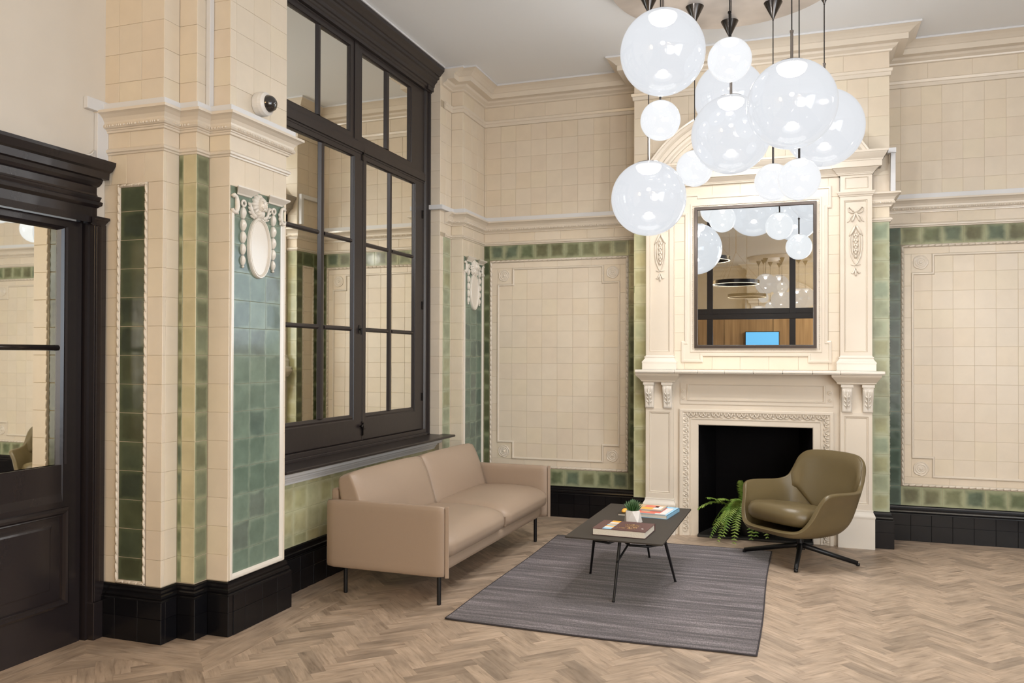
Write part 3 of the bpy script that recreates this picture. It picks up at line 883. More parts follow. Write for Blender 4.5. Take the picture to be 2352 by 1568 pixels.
def pier_panel(fr, uc, u0, u1, parent):
    hw, ho = 0.2125, 0.242
    tl = steps(uc - hw, uc + hw, 3)
    vs = rows_down(2.265, 0.320, 0.1525)
    tiles(fr, tl, vs + [2.425], M['teal'], parent, tilt=0.22)
    # cream tiles above the panel, borders at both sides
    tiles(fr, steps(u0, u1, 4), [2.425, 2.580], CR, parent)
    SW = M['stone_white']
    tiles(fr, [u0, uc - ho], rows_down(2.425, 0.290, PIT), CR, parent)
    tiles(fr, [uc + ho, u1], rows_down(2.425, 0.290, PIT), CR, parent)
    # U-shaped raised frame
    m = MB()
    prof = [(0, -0.004), (0, 0.009), (0.004, 0.012), (0.016, 0.012), (0.022, 0.006), (ho - hw, 0.0)]
    top = 2.290
    a = [(uc - ho, top), (uc - ho, 0.292), (uc + ho, 0.292), (uc + ho, top)]
    P = [Vector(q) for q in a]
    rings = []
    for i, p in enumerate(P):
        if i == 0: off = Vector((1, 0))
        elif i == 1: off = Vector((1, 1))
        elif i == 2: off = Vector((-1, 1))
        else: off = Vector((-1, 0))
        rings.append([(p.x + off.x * d, p.y + off.y * d, h) for d, h in prof])
    k = len(prof)
    m.add([q for r in rings for q in r], [(i * k + j, (i + 1) * k + j, (i + 1) * k + j + 1, i * k + j + 1) for i in range(3) for j in range(k - 1)] + [tuple(range(k)), tuple(3 * k + j for j in range(k))])
    m.build('panel_frame', SW, parent, fr)
    MB().box(uc - ho, uc - hw, top, 2.425, -.004, 0.001).box(uc + hw, uc + ho, top, 2.425, -.004, 0.001).build('panel_frame_top', M['teal'], parent, fr)
    # oval cartouche
    m = MB()
    cv, rx, ry = 2.113, 0.103, 0.173
    prof = [(1.0, -0.002), (0.99, 0.012), (0.95, 0.019), (0.90, 0.019), (0.86, 0.012), (0.84, 0.016), (0.815, 0.017), (0.79, 0.009), (0.4, 0.0095), (0.01, 0.0095)]
    m.loft([[(uc + rx * s * math.cos(2 * math.pi * t / 64), cv + (ry - rx * (1 - s)) * (s if s < .5 else 1) * math.sin(2 * math.pi * t / 64), h) for t in range(64)] for s, h in prof], True, cap1=True)
    m.build('oval_cartouche', SW, parent, fr)
    # mask: a bearded head in high relief
    m = MB()
    hc = 2.350
    def fluted(cx_, cy_, rx_, ry_, depth, n_, amp, ph=0.0, z0_=-.002):
        rings_ = []
        for q_ in range(9):
            t_ = q_ / 8
            rr_ = math.cos(t_ * math.pi / 2 * .985)
            am = amp * rr_
            rings_.append([(cx_ + rx_ * rr_ * (1 + am * abs(math.cos(n_ * a_ / 2 + ph)) - am) * math.cos(a_), cy_ + ry_ * rr_ * (1 + am * abs(math.cos(n_ * a_ / 2 + ph)) - am) * math.sin(a_), z0_ + depth * math.sin(t_ * math.pi / 2)) for a_ in [2 * math.pi * k_ / 96 for k_ in range(96)]])
        m.loft(rings_, True, False, True)
    fluted(uc, hc + .006, .064, .066, .032, 14, .20)                                 # hair, spread like a shell
    fluted(uc, hc - .040, .036, .040, .040, 9, .16, .4)                               # beard
    m.ell((uc, hc + .004, 0.020), (0.034, 0.046, 0.034), 18, 10)                      # face
    m.ell((uc, hc - .004, 0.050), (0.0065, 0.017, 0.013), 8, 5)                       # nose
    for s in (-1, 1):
        m.ell((uc + s * .0145, hc + .013, 0.047), (0.0085, 0.0045, 0.006), 8, 4)       # eyes
        m.ell((uc + s * .0150, hc + .022, 0.048), (0.0120, 0.0035, 0.007), 8, 4)       # brows
        m.ell((uc + s * .0165, hc - .010, 0.043), (0.0100, 0.0110, 0.009), 8, 4)       # cheeks
        m.tube([(uc, hc - .021, .052), (uc + s * .012, hc - .024, .048), (uc + s * .022, hc - .034, .040)], [.0055, .005, .002], 6)   # moustache
    m.ell((uc, hc - .029, 0.050), (0.008, 0.0035, 0.005), 8, 4)                        # mouth
    m.build('mask_head', SW, parent, fr, smooth=True)
    for s in (-1, 1):
        # little cornice cap
        c0, c1 = (uc - .237, uc - .045) if s < 0 else (uc + .045, uc + .245)
        m = MB()
        pr = [(0.0, 2.383), (0.012, 2.384), (0.016, 2.392), (0.030, 2.404), (0.042, 2.414), (0.046, 2.418), (0.046, 2.426), (0.0, 2.426)]
        rings = []
        for uu, sg in ((c0, 1), (c1, -1)):
            rings.append([(uu + sg * (0.046 - d), z, d) for d, z in pr])
        m.loft(rings, True, True, True)
        m.build('cornice_cap', SW, parent, fr)
        # husk drop: five graduated bell flowers below a ring
        m = MB()
        du = s * .1375 - .006
        m.tube(arc(uc + du, 2.343, 0.016, 0, 360, 16, 0.009), 0.0072, 6)
        v = 2.322
        for L, w in ((0.064, .0195), (0.063, .0205), (0.064, .0200), (0.062, .018), (0.056, .016)):
            rings_ = []
            for q_ in range(11):
                t_ = q_ / 10
                rr_ = w * (.30 + .78 * math.sin(math.pi * min(1, t_ * .94 + .02)) ** .8 * (1 - .18 * t_))
                rings_.append([(uc + du + rr_ * (1 + .13 * math.cos(5 * a_)) * math.cos(a_), v - L * t_, .003 + rr_ * .95 * (1 + .13 * math.cos(5 * a_)) * math.sin(a_)) for a_ in [2 * math.pi * k_ / 20 + .3 for k_ in range(20)]])
            m.loft(rings_, True, True, True)
            v -= L * 1.05
        m.ell((uc + du, v - .004, 0.005), (0.008, 0.008, 0.010), 8, 4)
        m.build('husk_drop', SW, parent, fr, smooth=True)
        # acanthus leaf under the head
        m = MB()
        pts = [(uc + s * x, y, 0.010) for x, y in ((.030, 2.285), (.052, 2.288), (.070, 2.303), (.080, 2.330), (.086, 2.358))]
        m.tube(pts, [0.012, 0.013, 0.012, 0.009, 0.004], 8, flat=0.8)
        for i, (x, y) in enumerate(((.055, 2.276), (.075, 2.282), (.090, 2.302), (.095, 2.325), (.097, 2.348))):
            m.ell((uc + s * x, y, 0.009), (0.013, 0.0055, 0.008), 8, 4, Matrix.Rotation(s * R(20 + i * 12), 3, 'Z'))
        m.build('acanthus_leaf', SW, parent, fr, smooth=True)
        # S scroll at the outer edge
        m = MB()
        pts = [(uc + s * x, y, 0.010) for x, y in ((.238, 2.366), (.226, 2.376), (.208, 2.368), (.200, 2.345), (.198, 2.318), (.204, 2.294), (.217, 2.282), (.234, 2.285), (.242, 2.300))]
        m.tube(pts, [0.013, 0.012, 0.011, 0.014, 0.015, 0.014, 0.013, 0.012, 0.009], 8, flat=0.9)
        for x, y, a in ((.186, 2.330, 60), (.188, 2.308, 75), (.196, 2.285, 100)):
            m.ell((uc + s * x, y, 0.009), (0.014, 0.006, 0.008), 8, 4, Matrix.Rotation(-s * R(a), 3, 'Z'))
        m.build('scroll', SW, parent, fr, smooth=True)


# front pier
RW = rows_down(2.272, 0.290, PIT)
fA = face_y(3.475)
tiles(fA, [-3.60, -3.545, -3.450], RW + [2.42], CR, pierf)
tiles(fA, [-3.250, -3.150], RW + [2.42], CR, pierf)
tiles(fA, [-3.60, -3.500, -3.395, -3.275, -3.150], [2.42, 2.58], CR, pierf)
rope(fA, -3.452, -3.250, 0.290, 2.420, 0.019, pierf)
tiles(fA, [-3.433, -3.269], [0.309] + rows_down(2.272, 0.309, PIT)[1:] + [2.401], M['dark_green'], pierf, gap=0.003)
frieze(fA, -3.6, -3.15, pierf)
upper(fA, -3.6, -3.15, pierf)
f1 = face_x(-3.15)
tiles(f1, [3.475, 3.500, 3.59], RW + [2.42, 2.58], CR, pierf)
frieze(f1, 3.475, 3.59, pierf)
upper(f1, 3.475, 3.59, pierf)
f2 = face_y(3.59)
tiles(f2, [-3.15, -3.122], rows_down(2.58, 0.290, PIT), M['mid_green'], pierf)
tiles(f2, [-3.122, -3.035], rows_down(2.58, 0.290, PIT), M['pale_olive'], pierf)
frieze(f2, -3.15, -3.035, pierf)
upper(f2, -3.15, -3.035, pierf)
f3 = face_x(-3.035)
tiles(f3, [3.59, 3.69], rows_down(2.58, 0.290, PIT), M['moss'], pierf, gap=.003)
frieze(f3, 3.59, 3.69, pierf)
upper(f3, 3.59, 3.69, pierf)
f4 = face_y(3.69)
tiles(f4, [-3.035, -2.90], RW + [2.42, 2.58], CR, pierf)
frieze(f4, -3.035, -2.90, pierf)
upper(f4, -3.035, -2.90, pierf)
f5 = face_x(-2.9)
pier_panel(f5, 3.9415, 3.69, 4.21, pierf)
frieze(f5, 3.69, 4.21, pierf)
upper(f5, 3.69, 4.21, pierf, start=3.74)
f6 = FR((-2.9, 4.21, 0), (-1, 0, 0), (0, 1, 0))
MB().box(-3.05, -2.903, 4.207, 4.2095, .29, ZC).build('return_face', M['stone'], pierf)
# back pier
g1 = face_y(6.70)
tiles(g1, [-3.13, -3.012], [0.80] + RW[4:] + [2.42, 2.58, 2.70, 2.80], CR, pierb)
tiles(g1, [-3.13, -3.012], rows_down(ZC, 2.80, PIT), CR, pierb)
g2 = face_x(-3.012)
tiles(g2, [6.70, 6.765], RW + [2.42, 2.58], CR, pierb)
tiles(g2, [6.765, 6.935], rows_down(2.58, 0.290, PIT), M['sage'], pierb)
tiles(g2, [6.935, 6.95], RW + [2.42, 2.58], CR, pierb)
frieze(g2, 6.70, 6.95, pierb)
tiles(g2, [6.70, 6.80], [2.698, 2.80], CR, pierb)
upper(g2, 6.70, 6.95, pierb)
tiles(g2, [6.70, 6.86], [3.93, 4.08], CR, pierb)
g3 = face_y(6.95)
tiles(g3, [-3.012, -2.90], RW + [2.42, 2.58], CR, pierb)
frieze(g3, -3.012, -2.90, pierb)
upper(g3, -3.012, -2.90, pierb)
g4 = face_x(-2.9)
pier_panel(g4, 7.225, 6.95, 7.50, pierb)
frieze(g4, 6.95, 7.50, pierb)
upper(g4, 6.95, 7.50, pierb, start=7.0)
# wall below the window
fw = face_x(-3.05)
tiles(fw, steps(4.21, 6.70, 16), [0.286, 0.36, 0.512, 0.664, 0.69], M['olive'], wall_left)

# ------------------------------------------------------------------ window
def rect2(m, o, i, prof):
    """o, i = (u0,u1,v0,v1) outer and inner rectangles; prof = [(t 0..1, height)]"""
    rings = []
    for t, h in prof:
        q = [o[k] + (i[k] - o[k]) * t for k in range(4)]
        rings.append([(q[0], q[2], h), (q[1], q[2], h), (q[1], q[3], h), (q[0], q[3], h)])
    return m.loft(rings, True)


DP = M['dark_paint']
XW = -3.13
fwn = face_x(XW)
m = MB()
rect2(m, (4.212, 6.698, 0.815, 3.90), (4.345, 6.570, 0.865, 3.845), [(0, -.05), (0, .028), (.12, .034), (.26, .034), (.30, .018), (.52, .016), (.56, .024), (.70, .024), (.78, .008), (1, .004), (1, -.03)])
window = m.build('window_1', DP, None, fwn, kind='structure')
MB().box(4.30, 6.60, 3.030, 3.125, -.03, .012).box(4.30, 6.60, 3.045, 3.110, .012, .022).build('transom', DP, window, bev=.003)
MB().box(5.325, 5.51, 3.12, 3.86, -.03, .003).box(5.385, 5.44, 3.12, 3.86, .003, .014).build('mullion', DP, window, bev=.002)
MB().box(4.30, 6.60, 0.815, 0.866, -.03, .030).box(4.30, 6.60, 0.812, 0.835, .03, .05).build('bottom_rail', DP, window, bev=.003)


def sash(s0, s1, z0, z1, cols, rows, bv, bh, hinge_side):
    """one glazed leaf: stiles and rails, glazing bars, panes"""
    o = MB()
    inner = (cols[0][0], cols[-1][1], rows[0][0], rows[-1][1])
    rect2(o, (s0, s1, z0, z1), inner, [(0, -.03), (0, .004), (.03, .007), (.80, .007), (.84, .001), (.90, .004), (1, -.008), (1, -.02)])
    so = o.build('sash', DP, window)
    for a, b in zip(cols[:-1], cols[1:]):
        MB().prism([(a[1], -.02), (b[0], -.02), (b[0], -.008), (a[1] + (b[0] - a[1]) * .68, .004), (a[1] + (b[0] - a[1]) * .32, .004), (a[1], -.008)], inner[2], inner[3]).build('glazing_bar', DP, so, Matrix(((1, 0, 0, 0), (0, 0, 1, 0), (0, 1, 0, 0), (0, 0, 0, 1))), fix=True)
    for a, b in zip(rows[:-1], rows[1:]):
        z = (a[1], b[0])
        for c in cols:
            MB().prism([(z[0], -.02), (z[1], -.02), (z[1], -.008), (z[0] + (z[1] - z[0]) * .68, .004), (z[0] + (z[1] - z[0]) * .32, .004), (z[0], -.008)], c[0] - .004, c[1] + .004).build('glazing_bar', DP, so, Matrix(((0, 0, 1, 0), (1, 0, 0, 0), (0, 1, 0, 0), (0, 0, 0, 1))), fix=True)
    for c in cols:
        for r_ in rows:
            MB().box((c[0] - c[1]) / 2 - .004, (c[1] - c[0]) / 2 + .004, (r_[0] - r_[1]) / 2 - .004, (r_[1] - r_[0]) / 2 + .004, -.002, .002).build('pane', M['pane'], so, Matrix.Translation(((c[0] + c[1]) / 2, (r_[0] + r_[1]) / 2, -.016)) @ Matrix.Rotation(R(-1.25), 4, 'Y'))
    return so


low = [(1.067, 1.690), (1.722, 2.345), (2.376, 2.985)]
s1 = sash(4.345, 5.523, 0.868, 3.040, [(4.51, 4.925), (5.008, 5.370)], low, 0, 0, 0)
s2 = sash(5.530, 6.570, 0.868, 3.040, [(5.585, 5.946), (6.021, 6.398)], low, 0, 0, 1)
sash(4.345, 5.400, 3.120, 3.845, [(4.51, 4.887), (4.953, 5.320)], [(3.17, 3.79)], 0, 0, 0)
sash(5.425, 6.570, 3.120, 3.845, [(5.512, 5.879), (5.968, 6.298)], [(3.17, 3.79)], 0, 0, 1)
# window furniture
mk = MB().ell((5.495, 0.975, .026), (.017, .017, .014), 14, 8).tube([(5.495, .975, .004), (5.495, .975, .022)], .007, 10)
mk.build('window_knob', M['iron'], s1, smooth=True)
mk = MB().box(5.516, 5.534, .90, 1.01, .006, .012).tube([(5.525, .905, .016), (5.525, 1.0, .016)], .0045, 8)
mk.box(5.518, 5.545, .948, .958, .012, .024)
mk.build('bolt', M['iron'], s1)
MB().box(5.500, 5.522, 2.985, 3.045, .006, .014).box(5.506, 5.517, 3.03, 3.065, .012, .022).build('bolt', M['iron'], s1)
for z in (1.15, 1.95, 2.75):
    MB().tube([(6.574, z - .035, .012), (6.574, z + .035, .012)], .006, 8).box(6.556, 6.574, z - .035, z + .035, .006, .011).build('hinge', M['iron'], s2)
mk = MB()
mk.prism([(5.476 + .016 * math.cos(a * math.pi / 8), 1.705 + .034 * math.sin(a * math.pi / 8)) for a in range(16)], .004, .011)
mk.tube([(5.476, 1.705, .010), (5.476, 1.705, .024)], .008, 10)
mk.tube([(5.476, 1.715, .024), (5.476, 1.665, .026)], .006, 8)
mk.build('latch', M['black_metal'], s1, smooth=False)
# head cornice up to the ceiling
MB().sweep([(-3.13, 4.212), (-3.13, 6.698)], [(0, 3.85), (.036, 3.85), (.036, 3.875), (.044, 3.880), (.048, 3.895), (.06, 3.90), (.064, 3.925), (.085, 3.945), (.090, 3.962), (.105, 3.968), (.108, 3.99), (.118, 3.994), (.135, 4.015), (.155, 4.035), (.158, 4.062), (0, 4.062)]).build('head_cornice', DP, window, fwn.inverted())
MB().box(6.58, 6.698, 3.86, 4.068, -.05, .055).box(6.60, 6.698, 3.99, 4.068, .055, .12).build('casing_block', DP, window, bev=.004)
MB().box(4.212, 6.698, 4.064, 4.078, -.05, .165).build('head_fillet', M['white_paint'], window)
# sill board and the white moulding under it
sill = MB().prism([(0.0, .788), (0.232, .788), (0.240, .793), (0.240, .803), (0.234, .808), (0.03, .814), (0, .814)], 0, 1)
sill.v = [(-3.13 + p[0], 4.218 + p[2] * (6.775 - 4.218), p[1]) for p in sill.v]
sill.build('window_sill', DP, window, fwn.inverted(), fix=True)
tr = struct('trim_18', MB().sweep([(-3.05, 4.216), (-3.05, 6.655)], [(0, .690), (.012, .690), (.014, .703), (.022, .706), (.030, .722), (.038, .726), (.040, .738), (.072, .744), (.080, .752), (.085, .768), (.105, .774), (.108, .786), (0, .786)]), M['white_paint'])

# ------------------------------------------------------------------ entrance door
XD = -3.58
fd = face_x(XD)
DM = M['door_paint']
m = MB()
rect2(m, (2.40, 3.362, 0.0, 2.205), (2.52, 3.222, 0.938, 2.146), [(0, -.045), (0, 0), (.62, 0), (.70, -.004), (.80, .004), (.90, -.004), (1, -.016), (1, -.03)])
door = m.build('door_1', DM, None, fd, kind='structure')
MB().box(2.50, 3.24, .02, .92, -.03, -.012).build('lower_panel_ground', DM, door)
# overlay stile/rail face around lower panel: recessed field + bolection
m = MB()
rect2(m, (2.4, 3.362, 0.0, 0.94), (2.505, 3.262, .235, .700), [(0, .0005), (.95, .0005), (1, -.010), (1, -.012)])
m.build('lower_rails', DM, door)
m = MB()
rect2(m, (2.485, 3.285, .212, .722), (2.535, 3.235, .262, .672), [(0, 0), (.05, .012), (.30, .021), (.55, .019), (.75, .006), (.85, .008), (1, -.010)])
m.build('panel_moulding', DM, door)
m = MB()
rect2(m, (2.535, 3.235, .262, .672), (2.60, 3.175, .315, .625), [(0, -.010), (.45, -.010), (.55, -.004), (.8, -.002), (1, .002)])
m.box(2.60, 3.175, .315, .625, -.01, .002)
m.build('raised_panel', DM, door)
for v0, v1 in ((.935, 1.526), (1.555, 2.150)):
    MB().box(2.515, 3.226, v0, v1, -.026, -.020).build('pane', M['pane'], door)
MB().tube([(2.515, 1.5405, -.012), (3.228, 1.5405, -.012)], .0145, 10).build('glazing_bar', DM, door, smooth=True)
# frame, plinth block, capital
MB().box(3.362, 3.372, 0, 2.24, -.04, -.012).box(3.372, 3.392, 0, 2.24, -.04, .028).build('door_jamb', DM, door)
MB().box(3.388, 3.466, 0, 2.20, -.02, .060).box(3.396, 3.432, .2, 2.19, .060, .066).build('architrave', DM, door, bev=.003)
MB().box(3.384, 3.4465, 0.001, .198, -.02, .074).build('plinth_block', DM, door, bev=.004)
MB().sweep([(.060, 3.37), (.060, 3.450), (-.02, 3.450)], [(0, 2.19), (.004, 2.196), (.006, 2.205), (.016, 2.222), (.020, 2.226), (.020, 2.238), (0, 2.238)]).build('capital', DM, door, Matrix(((0, 1, 0, 0), (0, 0, 1, 0), (1, 0, 0, 0), (0, 0, 0, 1))))
MB().sweep([(-3.535, 2.30), (-3.535, 3.408), (-3.60, 3.408)], [(0, 2.205), (.004, 2.24), (.004, 2.285), (.010, 2.290), (.022, 2.300), (.024, 2.316), (.014, 2.324), (.018, 2.336), (.020, 2.344), (.006, 2.350), (.003, 2.36), (.003, 2.395), (.012, 2.402), (.020, 2.418), (.024, 2.436), (.044, 2.440), (.046, 2.476), (.050, 2.480), (.056, 2.486), (.062, 2.503), (.068, 2.520), (.070, 2.536), (0, 2.540)]).build('entablature', DM, door, fd.inverted())
MB().box(-3.56, -3.53, 3.36, 3.41, 2.205, 2.24).build('head_lining', DM, door, fd.inverted())

MB().tube([(-3.535, 3.300, 2.545), (-3.528, 3.335, 2.549), (-3.526, 3.365, 2.562), (-3.530, 3.392, 2.590)], .0045, 8).build('loose_cable', M['white_plastic'], door, fd.inverted(), smooth=True)
# ------------------------------------------------------------------ fireplace
ff = face_y(7.10)
ST = M['stone']
fire = empty('fireplace', (-.3445, 7.10, 0), 0, 'cream faience fireplace with arched pediment, corbelled mantelshelf and open black hearth', 'fireplace')
ffl = Matrix.Translation((.3445, -7.10, 0)) @ ff      # world frame expressed in the empty's space
CXF = -.3445


def fp(name, mb, mat=ST, **kw): return mb.build(name, mat, fire, ffl, **kw)


def mir(u): return 2 * CXF - u


# lower body round the opening
m = MB().box(-1.01, -.797, 0, 1.37, -.015, .012).box(.108, .321, 0, 1.37, -.015, .012).box(-.797, .108, .932, 1.37, -.015, .012)
fp('body', m)
# architrave with mitred corners
o3 = (-.954, .265, 1.066); i3 = (-.797, .108, .932)
prof = [(0, .010), (0, .040), (.04, .044), (.17, .044), (.19, .036), (.50, .020), (.55, .020), (.57, .027), (.62, .027), (.64, .020), (.95, .020), (1, .014), (1, -.03)]
rings = []
for k in range(4):
    ring = []
    for t, h in prof:
        uL, uR, vt = (o3[j] + (i3[j] - o3[j]) * t for j in range(3))
        ring.append([(uL, 0, h), (uL, vt, h), (uR, vt, h), (uR, 0, h)][k])
    rings.append(ring)
m = MB()
n = len(prof)
m.add([q for r_ in rings for q in r_], [(i * n + j, i * n + j + 1, (i + 1) * n + j + 1, (i + 1) * n + j) for i in range(3) for j in range(n - 1)])
fp('architrave', m, fix=True)
# leaf-and-tongue band
m = MB()


def tongue(cx_, cy_, ang):
    rot = Matrix.Rotation(ang, 3, 'Z')
    c = Vector((cx_, cy_, 0))

    def P(x, y, z): return tuple(c + rot @ Vector((x, y, 0)) + Vector((0, 0, z)))
    m.tube([P(-.030, .020, .034), (P(-.032, .004, .034)), P(-.022, -.012, .031), P(-.008, -.004, .032), P(-.010, .008, .034)], .0052, 6)
    m.tube([P(.030, .020, .034), (P(.032, .004, .034)), P(.022, -.012, .031), P(.008, -.004, .032), P(.010, .008, .034)], .0052, 6)
    m.ell(P(0, .012, .034), (.0075, .011, .009), 8, 4, rot)
    m.ell(P(0, -.018, .027), (.019, .0065, .008), 8, 4, rot)
    m.ell(P(.046, -.018, .027), (.013, .0055, .008), 8, 4, rot)
    m.ell(P(.046, .008, .034), (.006, .015, .007), 8, 4, rot)


nb = 11
vb = 1.066 - .134 * .34
for i in range(nb):
    tongue(-.905 + .045 + (1.12 - .09) * i / (nb - 1) + .0, vb, 0)
for s, u, a in ((0, -.954 + .157 * .34, math.pi / 2), (1, .265 - .157 * .34, -math.pi / 2)):
    for i in range(11):
        tongue(u, .985 - .0905 * i - .01, a)
fp('leaf_and_tongue_band', m, smooth=True, kind='stuff')

# frieze tablet
m = MB()
rect2(m, (-.949, .262, 1.108, 1.285), (-.875, .186, 1.148, 1.272), [(0, .010), (0, .020), (.75, .020), (.80, .028), (.95, .028), (1, .014)])
m.box(-.880, .190, 1.145, 1.275, .008, .0145)
for u in (-.925, .238):
    for v, rr in ((1.218, .018), (1.160, .014)):
        m.lathe([(rr, .018), (rr, .026), (rr * .7, .027), (rr * .6, .022), (0.001, .026)], (u, v, 0), 18)
fp('frieze_tablet', m)

for side in (0, 1):
    def U(u): return mir(u) if side else u

    def B(m_, a, b, *r): return m_.box(min(U(a), U(b)), max(U(a), U(b)), *r)
    def RC(a, b): return (min(U(a), U(b)), max(U(a), U(b)))
    # lower pilaster with a sunk panel
    m = MB()
    a, b = RC(-1.237, -1.003)
    rect2(m, (a, b, .296, 1.068), (a + .030, b - .030, .350, 1.035), [(0, -.02), (0, .050), (.93, .050), (1, .044), (1.0, .038)])
    m.box(a + .029, b - .029, .349, 1.036, .03, .0385)
    rect2(m, (a + .029, b - .029, .349, 1.036), (a + .043, b - .043, .363, 1.022), [(0, .042), (.5, .046), (1, .0386)])
    m.box(a, b, 1.068, 1.30, -.02, .040)
    fp('pilaster', m)
    m = MB()
    for z, e in ((0, .018), (.232, .018), (.242, .017), (.246, .020), (.258, .022), (.268, .018), (.285, .006), (.296, .0)):
        pass
    prof = [(0, .018), (.238, .018), (.240, .021), (.252, .022), (.262, .019), (.276, .010), (.290, .004), (.292, .006), (.300, .006), (.302, 0)]
    m.loft([[(a - e, z, -.02), (b + e, z, -.02), (b + e, z, .050 + e), (a - e, z, .050 + e)] for z, e in prof], True, True, True)
    fp('pilaster_base', m, M['stone_white'], fix=True)
    # two scrolled corbels
    for c0, c1 in ((-1.249, -1.160), (-1.094, -1.006)):
        a2, b2 = RC(c0 + .003, c1 - .003)
        m = MB()
        w = [(1.068, .052), (1.070, .064), (1.080, .068), (1.095, .069), (1.110, .070), (1.130, .073), (1.155, .080), (1.180, .092), (1.205, .104), (1.230, .112), (1.248, .113), (1.262, .106), (1.268, .095)]
        nu = 9
        rings = []
        for z, d in w:
            f = (z - 1.068) / .2
            hw = (b2 - a2) / 2 * (.88 + .12 * f)
            cc = (a2 + b2) / 2
            ring = [(cc - hw, z, .03)]
            for k in range(nu):
                t = -1 + 2 * k / (nu - 1)
                ring.append((cc + hw * t, z, .03 + (d - .03) * (1 - .10 * abs(t) ** 3) + (.006 * math.cos(t * 3 * math.pi) if .1 < f < .9 else 0)))
            ring.append((cc + hw, z, .03))
            rings.append(ring)
        m.loft(rings, True, True, True)
        cc = (a2 + b2) / 2
        for z, d in ((1.195, .101), (1.160, .085), (1.125, .075)):
            for s in (-1, 1):
                m.ell((cc + s * .013, z, d), (.007, .013, .005), 8, 4, Matrix.Rotation(-s * .5, 3, 'Z'))
                m.ell((cc + s * .026, z + .012, d - .003), (.006, .015, .005), 8, 4, Matrix.Rotation(-s * .5, 3, 'Z'))
        m.tube([(cc, 1.09, .070), (cc, 1.13, .077), (cc, 1.18, .097), (cc, 1.23, .116)], [.003, .005, .006, .004], 6)
        o = fp('corbel', m, M['stone_white'], smooth=True, fix=True)
        # the stepped block on its head
        m = MB()
        cc = (a2 + b2) / 2
        m.box(cc - .046, cc + .046, 1.268, 1.290, .03, .116)
        m.box(cc - .038, cc + .038, 1.258, 1.268, .03, .108)
        fp('corbel_block', m, M['stone_white'], bev=.002)
    # moulded cap carrying the shelf
    m = MB()
    prof = [(1.290, .004), (1.296, .010), (1.298, .020), (1.306, .020), (1.310, .026), (1.322, .036), (1.338, .052), (1.346, .058), (1.348, .064), (1.358, .066), (1.368, .066)]
    m.loft([[(a - .010 - e * .9, z, -.02), (b + .010 + e * .75, z, -.02), (b + .010 + e * .75, z, .105 + e), (a - .010 - e * .9, z, .105 + e)] for z, e in prof], True, True, True)
    fp('pilaster_cap', m, fix=True)
    # upper pilaster
    m = MB()
    rect2(m, (a, b, 1.517, 2.782), (a + .030, b - .035, 1.548, 2.750), [(0, -.02), (0, .045), (.93, .045), (1, .038), (1, .032)])
    m.box(a + .029, b - .034, 1.547, 2.751, .02, .0325)
    rect2(m, (a + .029, b - .034, 1.547, 2.751), (a + .041, b - .046, 1.559, 2.739), [(0, .036), (.5, .040), (1, .0326)])
    m.box(a, b, 2.82, 2.952, -.02, .040)
    rect2(m, (a, b, 2.82, 2.952), (a + .042, b - .036, 2.852, 2.930), [(0, .045), (.7, .045), (.9, .050), (1, .038)])
    rect2(m, (a, b, 2.82, 2.952), (a, b, 2.82, 2.952), [(0, -.02), (0, .045)])
    fp('upper_pilaster', m)
    m = MB()
    prof = [(1.398, .028), (1.452, .028), (1.454, .030), (1.464, .030), (1.478, .018), (1.490, .010), (1.496, .008), (1.500, .012), (1.508, .012), (1.510, .004), (1.519, 0)]
    m.loft([[(a - e, z, -.02), (b + e, z, -.02), (b + e, z, .045 + e), (a - e, z, .045 + e)] for z, e in prof], True, True, True)
    fp('upper_pilaster_base', m, M['stone_white'], fix=True)
    m = MB()
    prof = [(2.780, 0), (2.784, .006), (2.792, .008), (2.796, .015), (2.806, .018), (2.814, .022), (2.822, .022), (2.824, 0)]
    m.loft([[(a - e, z, -.02), (b + e, z, -.02), (b + e, z, .045 + e), (a - e, z, .045 + e)] for z, e in prof], True, True, True)
    fp('upper_pilaster_cap', m, fix=True)
    # relief in the sunk panel: ribbon bow, husk cluster in a looped garland, tassel
    cc = (a + b) / 2 + (-.002 if side else .002)
    W0 = .0335
    m = MB()
    for s in (-1, 1):
        m.tube([(cc, 2.660, W0 + .006), (cc + s * .022, 2.672, W0 + .008), (cc + s * .046, 2.700, W0 + .006), (cc + s * .056, 2.690, W0 + .006), (cc + s * .050, 2.662, W0 + .006), (cc + s * .028, 2.652, W0 + .008), (cc, 2.658, W0 + .006)], [.006, .009, .008, .005, .008, .009, .006], 8, flat=.6)
        m.tube([(cc, 2.655, W0 + .006), (cc + s * .012, 2.625, W0 + .007), (cc + s * .022, 2.600, W0 + .006), (cc + s * .030, 2.582, W0 + .004)], [.006, .010, .011, .006], 8, flat=.6)
        m.tube([(cc + s * .004, 2.650, W0 + .004), (cc + s * .035, 2.622, W0 + .006), (cc + s * .048, 2.590, W0 + .004), (cc + s * .062, 2.578, W0 + .003)], [.004, .006, .007, .003], 8, flat=.6)
    m.ell((cc, 2.664, W0 + .006), (.012, .012, .009), 10, 5)
    fp('ribbon_bow', m, smooth=True)
    m = MB()
    for s in (-1, 1):
        m.tube([(cc, 2.560, W0 + .004), (cc + s * .014, 2.530, W0 + .008), (cc + s * .034, 2.490, W0 + .008), (cc + s * .050, 2.468, W0 + .004)], [.006, .013, .011, .003], 8, flat=.6)
        m.tube([(cc + s * .036, 2.500, W0 + .004), (cc + s * .044, 2.44, W0 + .005), (cc + s * .044, 2.38, W0 + .005), (cc + s * .034, 2.31, W0 + .005), (cc + s * .012, 2.255, W0 + .005), (cc - s * .010, 2.235, W0 + .004), (cc - s * .036, 2.242, W0 + .003)], [.003, .0055, .006, .006, .005, .005, .003], 8, flat=.7)
